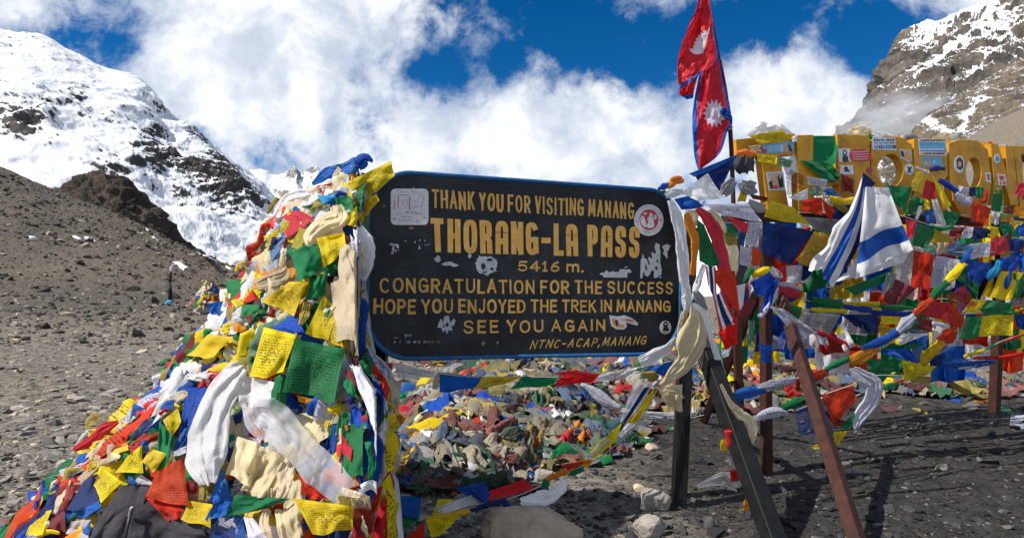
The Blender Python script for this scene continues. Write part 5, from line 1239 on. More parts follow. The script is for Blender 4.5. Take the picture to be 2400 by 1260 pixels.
M_STS = flatcol('sticker_sky', (.10, .42, .68)); M_STGRN = flatcol('sticker_green', (.05, .30, .12)); M_STP = flatcol('sticker_skin', (.62, .38, .25))
S = [(e8([(882, 284), (1126, 254), (1130, 336), (892, 348)]), M_STS, 0), (e8([(882, 300), (905, 290), (930, 320), (925, 345), (893, 347)]), M_STT, 1), (e8(ell(912, 304, 10, 12, 10)), M_STP, 2), (e8([(1060, 332), (1072, 276), (1084, 274), (1096, 332)]), M_STO, 1), (e8([(1095, 332), (1088, 280), (1096, 276), (1126, 330)]), M_STK, 1)]
for k in range(5):
    for j in range(6): S.append((e8(ln(945 + j * 16, 296 + k * 9 - j * 1.6, 956 + j * 16, 295 + k * 9 - j * 1.6, 3)), M_STW, 1))
for k in range(4): S.append((e8(ln(1036, 290 + k * 13, 1052, 286 + k * 13, 9)), M_STW, 1))
st8(S, 'sky blue sticker with white writing')
S = [(e8([(926, 486), (1054, 478), (1070, 616), (948, 618)]), M_STW, 0), (e8([(936, 494), (1046, 488), (1060, 606), (958, 608)]), M_STG, 1), (e8([(946, 560), (966, 510), (990, 498), (1010, 516), (1020, 560), (1012, 606), (975, 604)]), M_STP, 2), (e8([(1010, 515), (1030, 502), (1046, 520), (1056, 590), (1024, 600), (1016, 560)]), M_STK, 3), (e8([(944, 560), (970, 545), (978, 606), (958, 606)]), M_STK, 3), (e8([(972, 590), (1006, 580), (1010, 606), (978, 606)]), M_STR, 4), (e8(ell(1030, 520, 9, 12, 10)), M_STP, 4)]
st8(S, 'photo sticker of two people in a white frame')
S = [(f8([(198, 312), (286, 310), (290, 408), (206, 410)]), M_STW, 0), (f8(ell(247, 345, 16, 28, 14)), M_STK, 1), (f8(ell(247, 342, 7, 14, 10)), M_STW, 2), (f8([(228, 370), (268, 366), (278, 408), (232, 410)]), M_STK, 1), (f8([(280, 345), (310, 318), (380, 312), (432, 326), (444, 372), (440, 402), (320, 408), (282, 385)]), M_STR, 0)]
for k in range(4): S.append((f8(ln(300 + k * 4, 338 + k * 17, 425 - k * 3, 330 + k * 19, 4)), M_STW, 1))
st8(S, 'black figure and red round stickers')
st8([(f8([(205, 432), (308, 434), (312, 500), (214, 500)]), M_STW, 0), (f8([(240, 450), (262, 440), (275, 466), (285, 470), (280, 484), (245, 480)]), M_STK, 1), (f8([(206, 436), (220, 440), (214, 465), (205, 460)]), M_STO, 1)])
S = [(f8([(452, 226), (618, 228), (628, 326), (456, 318)]), M_STW, 0)]
r = random.Random(4)
for (y, h) in ((245, 22), (268, 12), (296, 30)):
    x = 462
    while x < 612: w = r.uniform(5, 12); S.append((f8([(x, y - h / 2 + r.uniform(0, 8)), (x + w, y - h / 2 + r.uniform(0, 10)), (x + w, y + h / 2), (x, y + h / 2)]), M_STK if r.random() < .7 else M_STB, 1)); x += w + r.uniform(2, 7)
st8(S, 'white sticker with black writing')
S = [(f8([(790, 238), (992, 246), (1000, 364), (800, 358)]), M_STW, 0), (f8([(796, 262), (985, 268), (990, 300), (800, 296)]), M_STS, 1), (f8([(800, 300), (990, 304), (994, 334), (802, 330)]), M_STB, 1), (f8([(812, 372), (960, 376), (975, 455), (830, 448)]), M_STS, 0), (f8([(836, 430), (858, 376), (880, 440)]), M_STO, 1), (f8(ell(905, 410, 9, 8, 8)), M_STW, 1), (f8([(880, 440), (940, 430), (950, 450), (870, 452)]), M_STR, 1)]
for (y, m_3) in ((250, M_STK), (316, M_STW), (347, M_STK)):
    x = 806
    while x < 980: w = r.uniform(4, 9); S.append((f8([(x, y - 6), (x + w, y - 6), (x + w, y + 6), (x, y + 6)]), M_STO if (y > 340 and x < 830) else m_3, 2)); x += w + r.uniform(3, 7)
st8(S, 'blue and white sticker with writing')
S = [(f8([(648, 312), (690, 318), (735, 320), (744, 400), (720, 414), (660, 380)]), M_STG, 0), (f8([(690, 340), (712, 324), (730, 360), (735, 400), (690, 380)]), M_STO, 1), (f8([(655, 330), (676, 330), (690, 370), (668, 370)]), M_STK, 1), (f8(ell(724, 464, 34, 42, 20)), M_STW, 0), (f8([(705, 440), (724, 450), (744, 440), (730, 470), (742, 496), (722, 482), (704, 494), (716, 466)]), M_STK, 1),
     (f8(ell(1092, 425, 38, 64, 22)), M_STW, 0), (f8([(1070, 395), (1095, 372), (1120, 400), (1122, 450), (1100, 470), (1075, 455)]), M_STK, 1), (f8(ell(1094, 425, 14, 22, 10)), M_STP, 2), (f8([(1285, 490), (1322, 486), (1328, 560), (1296, 556)]), M_STW, 0), (f8([(1295, 500), (1315, 496), (1318, 545), (1300, 540)]), M_STBR, 1),
     (f8(ell(1372, 385, 22, 36, 16)), M_STW, 0), (f8(ell(1372, 385, 14, 20, 12)), M_STB, 1), (f8([(1374, 498), (1428, 500), (1444, 584), (1388, 582)]), M_STW, 0), (f8([(1384, 512), (1405, 508), (1425, 520), (1412, 545), (1390, 540)]), M_STR, 1), (f8([(1390, 550), (1402, 550), (1402, 578), (1392, 578)]), M_STR, 1), (f8([(1412, 550), (1430, 550), (1434, 578), (1416, 578)]), M_STR, 1), (e8(ell(962, 453, 8, 8, 10)), M_STBR, 0), (f8(ell(240, 243, 10, 9, 10)), M_STBR, 0), (f8(ell(428, 472, 26, 28, 6)), M_STT, 0)]
st8(S, 'assorted round and square stickers')
# ------------------------------------------------------------------ tall red double pennant and its pole
pole = empty('flagpole', at(1712, 1000, 4.5), 'thin dark pole carrying the red pennant above the sign', 'flagpole')
V, Fc = tube([at(1722, 560, 4.55), at(1711, 300, 4.58), at(1691, 180, 4.6), at(1651, -40, 4.6)], .016, 8); build('shaft', V, Fc, M_BROWN, pole)
V, Fc = box_bar(at(1722, 560, 4.55), at(1736, 1075, 4.62), .05, .05, (0, -1, 0)); build('lower_post', V, Fc, M_BROWN, pole, smooth=False)
V, Fc = tube([at(1700 + 16 * math.cos(a), 298 + 6 * math.sin(a), 4.54 - .04 * math.sin(a)) for a in np.linspace(0, 6.28, 9)], .006, 5); build('tie', V, Fc, M_CORD, pole)
def sheet_grid(rows, Y, nu, nv, seed, amp=.05, sc=1.0):
    """rows: left and right pixel edge per row, top to bottom -> folded cloth grid"""
    rows = np.array(rows, float); Lc = catmull(rows[:, :2], nv); Rc = catmull(rows[:, 2:], nv); u = np.linspace(0, 1, nu)[:, None]; v = np.linspace(0, 1, nv)[None]
    p = Lc[None] * (1 - u)[..., None] + Rc[None] * u[..., None]; r = random.Random(seed)
    f = np.sin(5 * u + 3 * v + r.uniform(0, 6)) * .6 + np.sin(9 * u - 6 * v + 1.2 * np.sin(7 * v) + r.uniform(0, 6)) * .35 + (1 - np.abs(np.sin(2.3 * u + 2.2 * v + r.uniform(0, 6)))) ** 3 * .8
    f = f + .8 * fbm(np.stack([u * 5 + 0 * v, v * 9 + 0 * u, 0 * u * v + seed], -1), 4, .5, seed)
    V = at(p[..., 0], p[..., 1], Y - amp * f * (1 - .8 * u))
    return V, p
def pennant_mat():
    m_, g = new_mat('red_pennant_cloth'); s_ = g.n('ShaderNodeAttribute', attribute_name='border').outputs['Fac']; w_ = g.n('ShaderNodeAttribute', attribute_name='emblem').outputs['Fac']
    P = g.n('ShaderNodeTexCoord').outputs['Object']; n1_ = g.noise(P, 30, 4, .6); n2_ = g.noise(P, 8, 4, .55, 1.0)
    col = g.mix(g.m('GREATER_THAN', s_, .5), g.mix(g.ss(n2_, .3, .7), (.50, .010, .020), (.62, .016, .028)), (.012, .09, .42)); col = g.mix(g.m('GREATER_THAN', w_, .5), col, g.mix(g.ss(n1_, .4, .6), (.66, .52, .66), (.74, .68, .74)))
    p = g.n('ShaderNodeBsdfPrincipled', ins={'Base Color': col, 'Roughness': .5, 'Normal': bump(g, n2_, .5, .02), 'Specular IOR Level': .3}); t = g.n('ShaderNodeBsdfTranslucent', ins={'Color': col})
    finish(g, g.n('ShaderNodeMixShader', ins={0: .4, 1: p.outputs[0], 2: t.outputs[0]}).outputs[0]); return m_
M_PEN = pennant_mat()
pen = empty('pennant', at(1660, 400, 4.5), 'red double pennant with a blue border and white moon and sun emblems', 'pennant')
def inpoly(P, poly):
    x, y = P[..., 0], P[..., 1]; c = np.zeros(x.shape, bool); k = len(poly)
    for i in range(k):
        (x0, y0), (x1, y1) = poly[i], poly[(i + 1) % k]
        if y0 != y1: c ^= ((y0 > y) != (y1 > y)) & (x < (x1 - x0) * (y - y0) / (y1 - y0) + x0)
    return c
z6 = lambda pts: zp(pts, 1500, 0, 3.0)
moon = z6([(345, 342), (362, 345), (378, 335), (372, 318), (388, 318), (380, 295), (398, 292), (390, 268), (408, 268), (408, 245), (422, 250), (430, 228), (440, 240), (450, 205), (460, 222), (466, 212), (470, 240), (488, 188), (490, 205), (478, 250), (462, 310), (452, 350), (440, 376), (410, 386), (380, 380), (358, 364)])
star = []
for k in range(28):
    a = 2 * math.pi * k / 28; rr_ = (88, 60)[k % 2] ; star.append((522 + rr_ * .95 * math.cos(a), 798 + rr_ * 1.18 * math.sin(a)))
star = z6(star)
def pen_part(rows, Y, seed, nu, nv, border, emblem):
    V, p = sheet_grid(z6r(rows), Y, nu, nv, seed, .05)
    u, v = np.meshgrid(np.linspace(0, 1, nu), np.linspace(0, 1, nv), indexing='ij')
    V2 = V.reshape(-1, 3); Fc = gridfaces(nu, nv)
    build('pennant_cloth', V2, Fc, M_PEN, pen, attrs={'border': border(u, v).astype(float), 'emblem': inpoly(p, emblem).astype(float) if emblem else 0 * u})
def z6r(rows): return [(1500 + a / 3, b / 3, 1500 + c / 3, d / 3) for (a, b, c, d) in rows]
pen_part([(418, -20, 484, -20), (380, 90, 500, 60), (325, 210, 515, 140), (285, 340, 525, 260), (266, 440, 545, 380), (266, 560, 500, 470), (280, 612, 425, 498)], 4.46, 3, 70, 120, lambda u, v: (v > .955) | (u > .97) * (v < .8) | ((u < .05) & (v < .42)), moon)
pen_part([(425, 480, 545, 370), (410, 560, 570, 480), (385, 680, 600, 640), (370, 800, 640, 790), (368, 900, 640, 870), (375, 1010, 610, 940), (385, 1110, 560, 1080), (412, 1205, 440, 1180)], 4.49, 5, 70, 120, lambda u, v: (u < .12) | ((u > .90) & (v > .62)) | ((u > .94) & (v < .62)), star)
pen_part([(280, 612, 425, 498), (278, 640, 400, 560), (280, 668, 380, 640), (330, 700, 374, 690)], 4.53, 7, 36, 30, lambda u, v: (v < .22) | (v > .78), None)
pen_part([(545, 380, 575, 425), (570, 500, 598, 545), (590, 620, 618, 660), (600, 740, 628, 760)], 4.60, 9, 16, 40, lambda u, v: u < .45, None)
pen_part([(590, 745, 640, 800), (560, 790, 650, 830), (600, 830, 650, 870)], 4.43, 11, 24, 20, lambda u, v: u > -1, None)
# ------------------------------------------------------------------ right hand wall of flags
COUNT[0] = 0
parse('''
E W f 900,125 1050,130 1145,208 960,222 | f2.2 d-.72
E W f 785,215 905,105 1010,140 870,225 | f2.4 d-.68 | white cloth bundled on top of the first yellow letter
F C f 340,135 440,160 478,222 370,232 | f2.4 d-.72
F C f 266,172 350,128 435,180 320,228 | f2.4 d-.68 | cream cloth knotted over the top of the second yellow letter
F C s 290,240,20 340,270,34 370,310,16 | c h.8 d-.65
F W f 470,195 550,178 592,222 500,228 | f2 d-.72
F W f 980,190 1085,205 1120,280 1020,275 | f2.2 d-.72
F C f 890,228 1000,180 1080,235 960,268 | f2.4 d-.68 | pale cloth bundled over the letters near the scree slope
F T s 1060,290,30 1110,310,40 1140,350,20 | c d-.6
F Q s 1115,245,14 1160,290,20 1155,360,20 1140,420,8 | d-.6
F W s 1170,270,18 1230,340,34 1310,440,14 | c d-.6
F W s 1385,290,16 1440,310,26 1475,390,14 | c d-.6
F Q s 1500,300,14 1530,380,28 1555,470,10 | d-.6
F B s 1400,395,12 1450,460,26 1510,560,20 | d-.55 | blue twisted flag hanging over the last yellow letters
F M f 1530,310 1580,300 1580,420 1545,380 | d-.6
F C s 620,225,10 650,270,20 660,340,12 | d-.6
F E s 700,225,16 760,235,24 800,300,10 | d-.6
F W s 545,195,10 600,235,16 640,300,12 | d-.6
F O s 1010,245,10 1020,300,16 1000,360,10 | d-.6
F Y f 1230,255 1310,270 1300,350 1240,320 | f1.6 d-.62
F R s 1320,260,10 1345,310,16 1335,370,8 | d-.6
F L f 205,190 300,200 290,262 215,255 | f1.8 d-.6
F G s 430,200,10 452,260,16 440,330,10 | d-.6
F C f 640,205 760,215 740,280 660,265 | f2 d-.62
F K f 700,225 790,235 770,300 720,290 | f1.6 d-.64
E Y f 800,215 1050,170 1122,240 880,272 | p f.5 d-.35 | yellow printed banner tied across the top of the first letter
E O s 715,340,14 780,335,22 860,350,16 | d-.30
E C f 800,290 885,280 895,330 820,335 | d-.4
E Y f 860,345 1012,362 1012,428 868,402 | p f1.0 d-.28 | small yellow printed flag across the first letter's stem
E Q f 1015,362 1132,402 1110,452 1020,432 | p d-.3
E W f 1050,430 1140,340 1182,480 1080,505 | f1.2 d-.45
E M f 1110,460 1215,510 1202,582 1070,532 | p t d-.35
E M f 1080,540 1185,590 1100,662 1080,642 | t d-.35
E G f 1160,215 1482,215 1440,425 1180,400 | f1.1 d-.45 | big green cloth draped over the second yellow letter
E G f 1180,398 1410,400 1482,522 1390,568 | f1.2 d-.40
E W s 1140,220,14 1150,260,16 | c d-.4
E M f 1480,490 1580,540 1580,642 1490,612 | f1.2 d-.35
E W f 1090,672 1242,600 1242,690 1170,692 | f1.2 d-.30
E L f 1230,515 1386,540 1372,597 1240,572 | p d-.30
E Q f 1260,600 1340,590 1330,650 1250,650 | d-.30
E B s 1370,610,20 1420,650,34 1480,680,24 | d-.28
E Y s 1400,670,14 1480,700,24 1580,690,20 | d-.26
E R f 1200,690 1342,665 1352,800 1190,772 | f1.3 d-.22 | red flag bunched left of the blue and white striped flag
E R f 1340,680 1442,762 1412,842 1370,802 | d-.2
E N f 1400,740 1570,720 1560,860 1420,830 | d-.3
E V s 1420,720,14 1500,760,22 1560,800,12 | d-.27
E E f 1200,812 1492,832 1482,942 1290,912 | p f.8 d-.22 | grey printed flag above the big blue flag
E Y f 960,695 1130,740 1268,880 914,815 | p f.9 d-.10 | yellow printed flag hung slantwise under the first letter
E N f 905,845 1292,920 1122,1162 880,1082 | f1.0 d-.04 | big dark blue flag hanging in front of the trestle top
E J f 1285,920 1475,960 1302,1206 1150,1132 | p f.7 d-.04 | ochre flag beside the big dark blue flag
G W f 1075,70 1290,60 1250,200 1080,190 | d-.15
G R f 1010,90 1080,60 1075,160 1020,180 |
G N s 1290,20,30 1240,100,40 1200,180,12 | d-.1
G Y s 830,140,20 900,115,26 960,90,12 |
G G s 830,90,16 790,150,22 760,200,10 |
G W s 965,90,18 1010,130,30 1050,160,12 | c
G B f 940,215 1035,150 975,380 885,430 | f2.2 d.06
G B f 815,195 960,115 1015,235 860,300 | f2.6 d.08 | deep blue cloth knotted at the top of the brown trestle
G L s 1020,230,8 980,330,14 900,430,16 870,440,8 | d.09
G B f 890,650 972,655 972,780 895,780 | d.13
F N f 385,480 480,565 420,640 375,560 | f.8 d.04
F W s 395,515,16 345,760,62 240,1010,110 110,1255,135 | m0 c h.25 d.02 | white and blue striped flag hanging folded from a point
F W f 405,590 575,598 752,1045 330,1262 | m1 f2.0 d.05 | white flag with a broad blue band spread beside the striped flag
F W f 330,1120 752,1045 690,1150 180,1300 | f1.2 d.04
''', wall_depth, 'wall', step=.0008, base=-.05)
UP = [
('flag string with large green and red flags right of the striped flag', [(2075, 440), (2140, 470), (2230, 500), (2400, 520)], '''
F G f 550,580 752,590 700,772 620,722 | f1.2
F Y f 770,480 880,470 822,640 728,612 | f1.3
F R f 850,540 922,562 922,682 820,672 | f1.2
F Y f 888,490 952,562 1040,730 980,745 | f1.1
F G f 750,650 842,690 832,752 690,812 | f1.3
F Y f 820,660 880,700 880,760 840,760 |
F B s 950,540,16 1020,580,26 1085,630,14 |
F W s 775,445,6 840,475,10 870,500,6 |
F N s 880,470,10 940,455,18 990,460,10 |
F W f 890,690 932,680 1002,870 930,872 | p f.6
F W s 820,700,12 800,770,16 780,830,8 |
F L f 1090,580 1172,600 1150,700 1080,690 | p
F N f 1170,600 1215,590 1220,660 1170,660 |
F G f 1210,590 1280,595 1270,670 1220,680 |
F G f 980,762 1112,790 1060,872 968,852 | f1.2
F B f 830,770 905,750 932,850 850,850 |
F L s 1070,640,14 1130,690,30 1190,690,14 |
F R f 1190,690 1332,752 1302,882 1180,842 | f1.0
F R s 1290,610,14 1280,680,26 1250,700,10 |
F R f 1530,570 1580,560 1580,690 1500,640 |
F G f 1340,620 1420,610 1420,780 1330,760 |
F V f 1350,560 1410,590 1400,650 1345,640 |
'''),
('flag string of small green and ochre flags running level behind the crossing lines', [(2110, 505), (2210, 535), (2290, 540), (2400, 520)], '''
F R f 700,830 782,850 760,962 708,962 | f1.0
F G f 785,855 936,910 850,1062 745,1012 | f1.0
F J f 930,900 1062,980 962,1042 880,1002 | p f.8
F W f 880,860 960,870 955,890 880,880 |
F G s 890,880,12 970,900,16 1050,885,10 |
F M f 1040,890 1142,888 1100,976 1012,952 | f1.1
F L f 1140,885 1202,890 1190,962 1110,972 | p
F N f 1200,890 1332,900 1322,962 1200,982 | f1.2
F Y f 1290,875 1382,890 1402,952 1310,972 | f1.2
F W f 1330,770 1395,790 1390,870 1330,860 | p
F Y f 1320,790 1335,790 1330,880 1310,870 |
F G f 1400,850 1512,890 1440,952 1390,902 | f1.0
F Y f 1450,838 1580,848 1490,922 1510,902 | f1.2
F M f 1420,740 1500,730 1500,790 1420,790 |
F O f 1500,735 1580,730 1580,810 1490,800 |
F B f 1510,880 1580,860 1580,960 1530,950 |
F J f 1400,800 1500,800 1500,850 1400,850 |
'''),
('flag string with red and pale printed flags below the yellow letters at right', [(2135, 580), (2230, 590), (2320, 590), (2400, 590)], '''
F R f 1330,972 1442,950 1472,1062 1318,1112 | f1.0
F L f 1170,1012 1332,995 1322,1102 1180,1127 | p f.8
F F f 1060,982 1192,1030 1140,1112 968,1082 | p f1.0
F Q f 840,1020 922,1020 932,1087 833,1077 |
F T f 930,1000 1020,1000 1000,1080 930,1090 |
F R f 760,1062 917,1090 880,1350 735,1340 | f1.0
F L f 925,1095 1102,1130 1060,1340 870,1330 | p f.9
F B f 1150,1135 1342,1155 1250,1320 1165,1310 | f1.0
F S s 1390,1140,20 1360,1210,34 1300,1260,24 | p
F B f 1390,1120 1580,1090 1510,1210 1410,1190 | f1.2
F N f 1460,980 1580,990 1570,1090 1470,1060 | f1.2
F O f 1540,1000 1580,1000 1580,1080 1550,1080 |
F V f 1400,1080 1480,1070 1470,1120 1400,1110 |
H M f 590,150 782,240 640,372 525,342 | f1.0
H G f 1000,110 1250,200 1230,300 1180,260 |
H N f 1060,150 1200,200 1150,330 1040,250 |
H Y f 1400,110 1572,120 1480,326 1318,312 | f1.0
H B s 1470,100,14 1455,170,24 1445,240,10 |
H G f 1500,120 1580,130 1580,300 1490,320 |
H E f 1480,300 1580,310 1580,380 1470,360 |
H G f 250,240 612,100 600,170 320,290 | f1.0
H E f 560,120 640,130 600,240 520,300 | f1.0
'''),
('flag string of rolled green and yellow flags crossing below the striped flag', [(1815, 672), (1880, 700), (1985, 725), (2070, 715), (2190, 730), (2300, 735), (2400, 730)], '''
G R s 1020,250,20 1100,265,36 1190,290,20 |
G N f 1020,300 1190,300 1120,340 1020,330 |
G L s 1020,205,10 1100,215,18 1200,250,10 |
H G s 0,320,26 110,345,34 235,362,20 |
G G f 1000,320 1200,380 1170,480 1040,400 | f1.0
H Y f 225,335 512,335 526,402 260,372 | p f1.0
H Y s 0,392,14 140,402,18 270,406,12 |
H B s 240,372,14 480,405,20 745,432,16 |
H W s 620,410,6 700,400,12 790,395,6 |
H N f 220,430 512,430 500,572 330,520 | f1.2
H D f 380,490 500,480 480,580 370,560 |
H Y f 520,440 692,450 662,502 510,502 |
H J f 490,510 600,540 580,570 480,560 |
H G s 500,370,16 620,385,20 760,385,8 |
H M f 720,440 900,470 900,560 740,520 |
H G f 650,470 800,430 820,500 680,530 |
H G f 1070,445 1272,445 1240,602 1090,622 | f.9
H Y f 1270,440 1502,425 1492,582 1228,592 | p f.7
H B f 1500,430 1580,420 1580,540 1520,520 |
H G f 1240,390 1492,400 1560,430 1280,440 | f1.0
H Y s 1500,400,8 1540,395,14 1580,390,8 |
H R s 1480,385,8 1540,375,14 |
H Y f 1190,315 1306,330 1240,422 1115,412 | p
H G f 1300,320 1500,350 1490,420 1250,400 | f1.0
'''),
('flag string of bunched red flags where the lines cross at right', [(2140, 730), (2200, 700), (2260, 720), (2240, 800), (2160, 850)], '''
H R f 1000,290 1142,215 1222,352 1060,412 | t f1.1
H R f 900,340 1052,340 1052,502 780,422 | f1.3
H R s 1020,380,30 1070,470,60 1060,540,30 |
H W s 900,490,10 980,510,16 1040,520,8 |
H R s 1080,530,36 1010,590,52 940,620,24 |
H O s 1040,530,24 1060,560,20 |
H J s 970,630,40 900,710,40 820,790,20 |
H R s 970,690,26 950,650,30 |
H W f 640,572 892,568 700,642 650,655 | f1.0
H D f 650,600 880,560 760,540 700,560 |
H G f 690,650 862,640 780,680 690,690 |
H F f 750,680 830,650 800,790 740,760 |
H L s 1075,490,8 1085,560,10 1080,630,8 |
H B f 490,690 732,680 802,792 600,740 | f1.2
H N f 870,750 1000,720 960,800 880,810 |
H B s 950,785,20 1080,790,40 1200,800,20 1360,775,6 |
H L s 1090,830,6 1220,800,16 1350,772,6 |
H B f 1010,740 1160,760 1130,800 1000,800 |
H Y f 670,770 932,810 870,872 690,932 | p f.7
H G f 400,750 672,770 520,950 430,880 | f1.2
H V f 730,880 900,890 880,940 740,930 | f1.2
'''),
]
for i, (lab, cord, blk) in enumerate(UP): line(lab, cord, blk, wall_depth, base=-.22 + .045 * i, step=.0006)
line('pale printed flag line running from the trestle top down to the right', [(1805, 718), (1850, 745), (1905, 775), (1960, 800), (2020, 822)], '''
G E f 1210,410 1482,432 1402,582 1180,492 | p f.6
G L f 960,370 1060,390 1310,560 1180,640 | p f1.1
G L f 1270,560 1380,600 1400,660 1330,650 |
H R s 40,550,10 200,630,24 380,692,18 |
H M f 80,590 340,715 230,772 150,742 | t f.8
H W f 230,480 332,662 250,702 180,562 | f1.0
H Y f 210,500 240,560 220,580 180,560 |
G Q f 800,470 850,480 840,620 780,650 |
G L f 980,580 1080,620 1060,680 970,690 | t
''', lambda a, b: 4.42 + (np.asarray(a, float) - 1800) / 600 * .5, .0)
line('tight flag line of rolled flags rising from the slanted black post to the right', [(1708, 936), (1785, 920), (1866, 896), (1940, 880), (1992, 850), (2055, 822), (2105, 790), (2146, 740), (2190, 695), (2226, 655), (2260, 612), (2278, 584)], '''
G B s 660,1040,22 780,1010,34 925,985,22 |
G B f 700,1020 790,1000 740,1080 690,1090 |
G L s 870,975,16 1000,945,32 1150,915,24 | p
G R s 1150,930,16 1260,890,38 1385,850,22 |
G G s 1370,835,16 1450,795,26 1545,755,18 |
H O s 285,775,26 390,730,40 498,680,24 | p
H B s 380,680,10 540,620,36 645,560,20 |
H L s 640,560,20 700,500,38 770,440,20 | p
H R s 770,430,18 850,370,36 915,310,18 |
H G s 900,310,16 960,240,30 1020,185,18 |
H Y s 1005,185,24 1080,110,34 1135,45,22 |
H B s 1110,50,10 1150,10,20 1190,-60,10 |
''', lambda a, b: 3.83 + (np.asarray(a, float) - 1708) / 570 * 1.05, .0)
line('slack flag line with a bright red flag and a long pale scarf', [(1765, 975), (1845, 960), (1930, 925), (2000, 900), (2050, 880), (2110, 880)], '''
I L s 705,225,10 780,190,26 860,175,24 925,180,12 | p
G G s 1050,1120,12 1180,1070,34 1330,1015,16 |
G E s 1150,1140,20 1280,1085,36 1390,1075,16 |
H R f 75,1022 310,930 342,1062 160,1232 | f.8
H M f 70,1110 190,1200 280,1220 180,1262 |
H L s 300,830,30 380,890,60 470,950,66 440,1080,60 370,1180,50 330,1270,24 | c
H G f 230,1240 330,1150 320,1230 250,1290 |
H G s 540,980,12 580,960,22 650,935,10 |
H R s 600,945,5 650,925,9 690,915,6 |
I B f 960,160 1167,140 1212,302 1000,322 | t f.7
I E f 1040,320 1200,300 1190,345 1060,380 | t
I Y f 1210,296 1302,290 1240,382 1215,362 | p
I Y f 1060,392 1200,330 1190,400 1100,410 |
I F f 1095,420 1180,400 1160,425 1100,430 |
''', lambda a, b: 3.9 + (np.asarray(a, float) - 1765) / 400 * .35, .0)
line('pair of thin red, yellow and green twisted lines near the right edge', [(2260, 838), (2310, 820), (2345, 800), (2400, 783)], '''
H R s 1400,640,6 1480,610,10 1580,575,8 |
H Y s 1130,742,8 1210,715,12 1290,692,8 |
H G s 1290,692,5 1340,665,8 1400,642,6 |
H R s 1200,752,6 1400,750,12 1580,712,14 |
H M f 1220,740 1400,730 1380,750 1260,755 |
H G s 1560,690,8 1590,695,8 |
''', wall_depth, .1)
# second row of lines further back, seen in the gaps
BK = [('half hidden flag line behind the letter sign, uppermost of the rear lines', 520, 560), ('half hidden flag line behind the letter sign, below the uppermost rear line', 590, 625), ('lowest of the half hidden flag lines behind the letter sign', 665, 690),
      ('rear flag line crossing close under the beam of the letter sign', 478, 500), ('rear flag line level with the knee of the right trestle', 555, 595), ('rear flag line seen low between the trestle legs', 712, 735), ('rear flag line hanging lowest of all behind the crossing lines', 755, 790), ('short faded rear flag line just over the pale ground behind the trestles', 625, 650)]
r = random.Random(31)
for bi, (lab, y0, y1) in enumerate(BK):
    dep = lambda a, b, bi=bi: 5.25 + .12 * bi + (np.asarray(a, float) - 1700) / 700 * 1.3
    x = 1690; blk = ''
    cols = 'BWRGY'; k = r.randrange(5)
    pts = [(1680, y0)]
    while x < 2420:
        w = r.uniform(48, 80); y = y0 + (y1 - y0) * (x - 1690) / 730 + r.uniform(-4, 8); h = r.uniform(66, 108); c = cols[k % 5]; k += 1
        blk += 'P %s f %d,%d %d,%d %d,%d %d,%d | f1.6 %s\n' % (c, x, y, x + w, y + r.uniform(-4, 6), x + w - r.uniform(-8, 12), y + h, x + r.uniform(-10, 10), y + h + r.uniform(-6, 12), r.choice(['p', '', '']))
        pts.append((x + w / 2, y)); x += w + r.uniform(1, 5)
    line(lab, pts[::3] + [pts[-1]], blk, dep)
# scraps on the dark ground at right
parse('''
I B f 1880,10 2042,72 2000,112 1900,100 | f1.3 | blue flag lying on the dark ground left of the right trestle leg
I O f 2050,80 2182,80 2180,118 2090,105 | f1.0 | orange flag scrap on the ground beside the right trestle leg
I T f 2005,135 2090,95 2125,130 2095,165 | f1.2 u | tan cloth scrap on the ground left of the right trestle leg
I G f 2228,115 2290,130 2352,190 2250,180 | f1.0 | green flag scrap on the ground right of the right trestle leg
I L f 2318,192 2410,190 2410,280 2306,272 | p f.6 | blue printed cloth lying at the far right edge on the gravel
I E s 1800,210,8 1830,230,14 1820,255,6 | c
I Y s 1700,150,6 1760,170,12 1800,185,6 | u
I G s 135,300,10 165,285,20 200,290,10 |
I M f 1490,130 1560,120 1640,160 1530,180 | u f1.4
I V s 940,690,4 965,686,8 985,690,4 |
''', ground_depth, 'fix', base=.02)
# ------------------------------------------------------------------ dark jacket at the foot of the heap
jk = empty('jacket', (-1.35, 2.75, 0.0), 'dark grey zipped jacket lying at the foot of the flag heap', 'jacket')
M_JK = cloth('K')
for q, sd, d in ((((193, 1262), (292, 1125), (322, 1150), (296, 1290)), 901, .085), (((300, 1190), (360, 1185), (500, 1235), (470, 1300)), 905, .10)): pass
def panel(q, sd, d, fold, nm):
    V, Fc, uv = flag_mesh(q, heap_depth, d, fold, sd, n=26); return build(nm, V, Fc, M_JK, jk, uv=uv)
panel([(240, 1190), (332, 1128), (312, 1190), (195, 1275)], 901, .10, .5, 'sleeve')
panel([(283, 1135), (350, 1140), (300, 1280), (190, 1280)], 903, .105, .5, 'front_panel')
panel([(310, 1138), (430, 1150), (500, 1236), (302, 1200)], 906, .10, .8, 'back_panel')
panel([(312, 1190), (470, 1225), (505, 1290), (292, 1290)], 909, .11, .8, 'front_panel')
P = [(310, 1186), (303, 1215), (296, 1245), (290, 1275)]; D = heap_depth(np.array([p[0] for p in P], float), np.array([p[1] for p in P], float)) - .15
V, Fc = tube([at(a, b, y) for (a, b), y in zip(P, D)], .006, 6); build('zip', V, Fc, M_STK, jk)
V, Fc = box_bar(at(309, 1187, D[0] - .012), at(303, 1206, D[0] - .014), .012, .006, (0, -1, 0)); build('zip_pull', V, Fc, M_STW, jk, smooth=False)
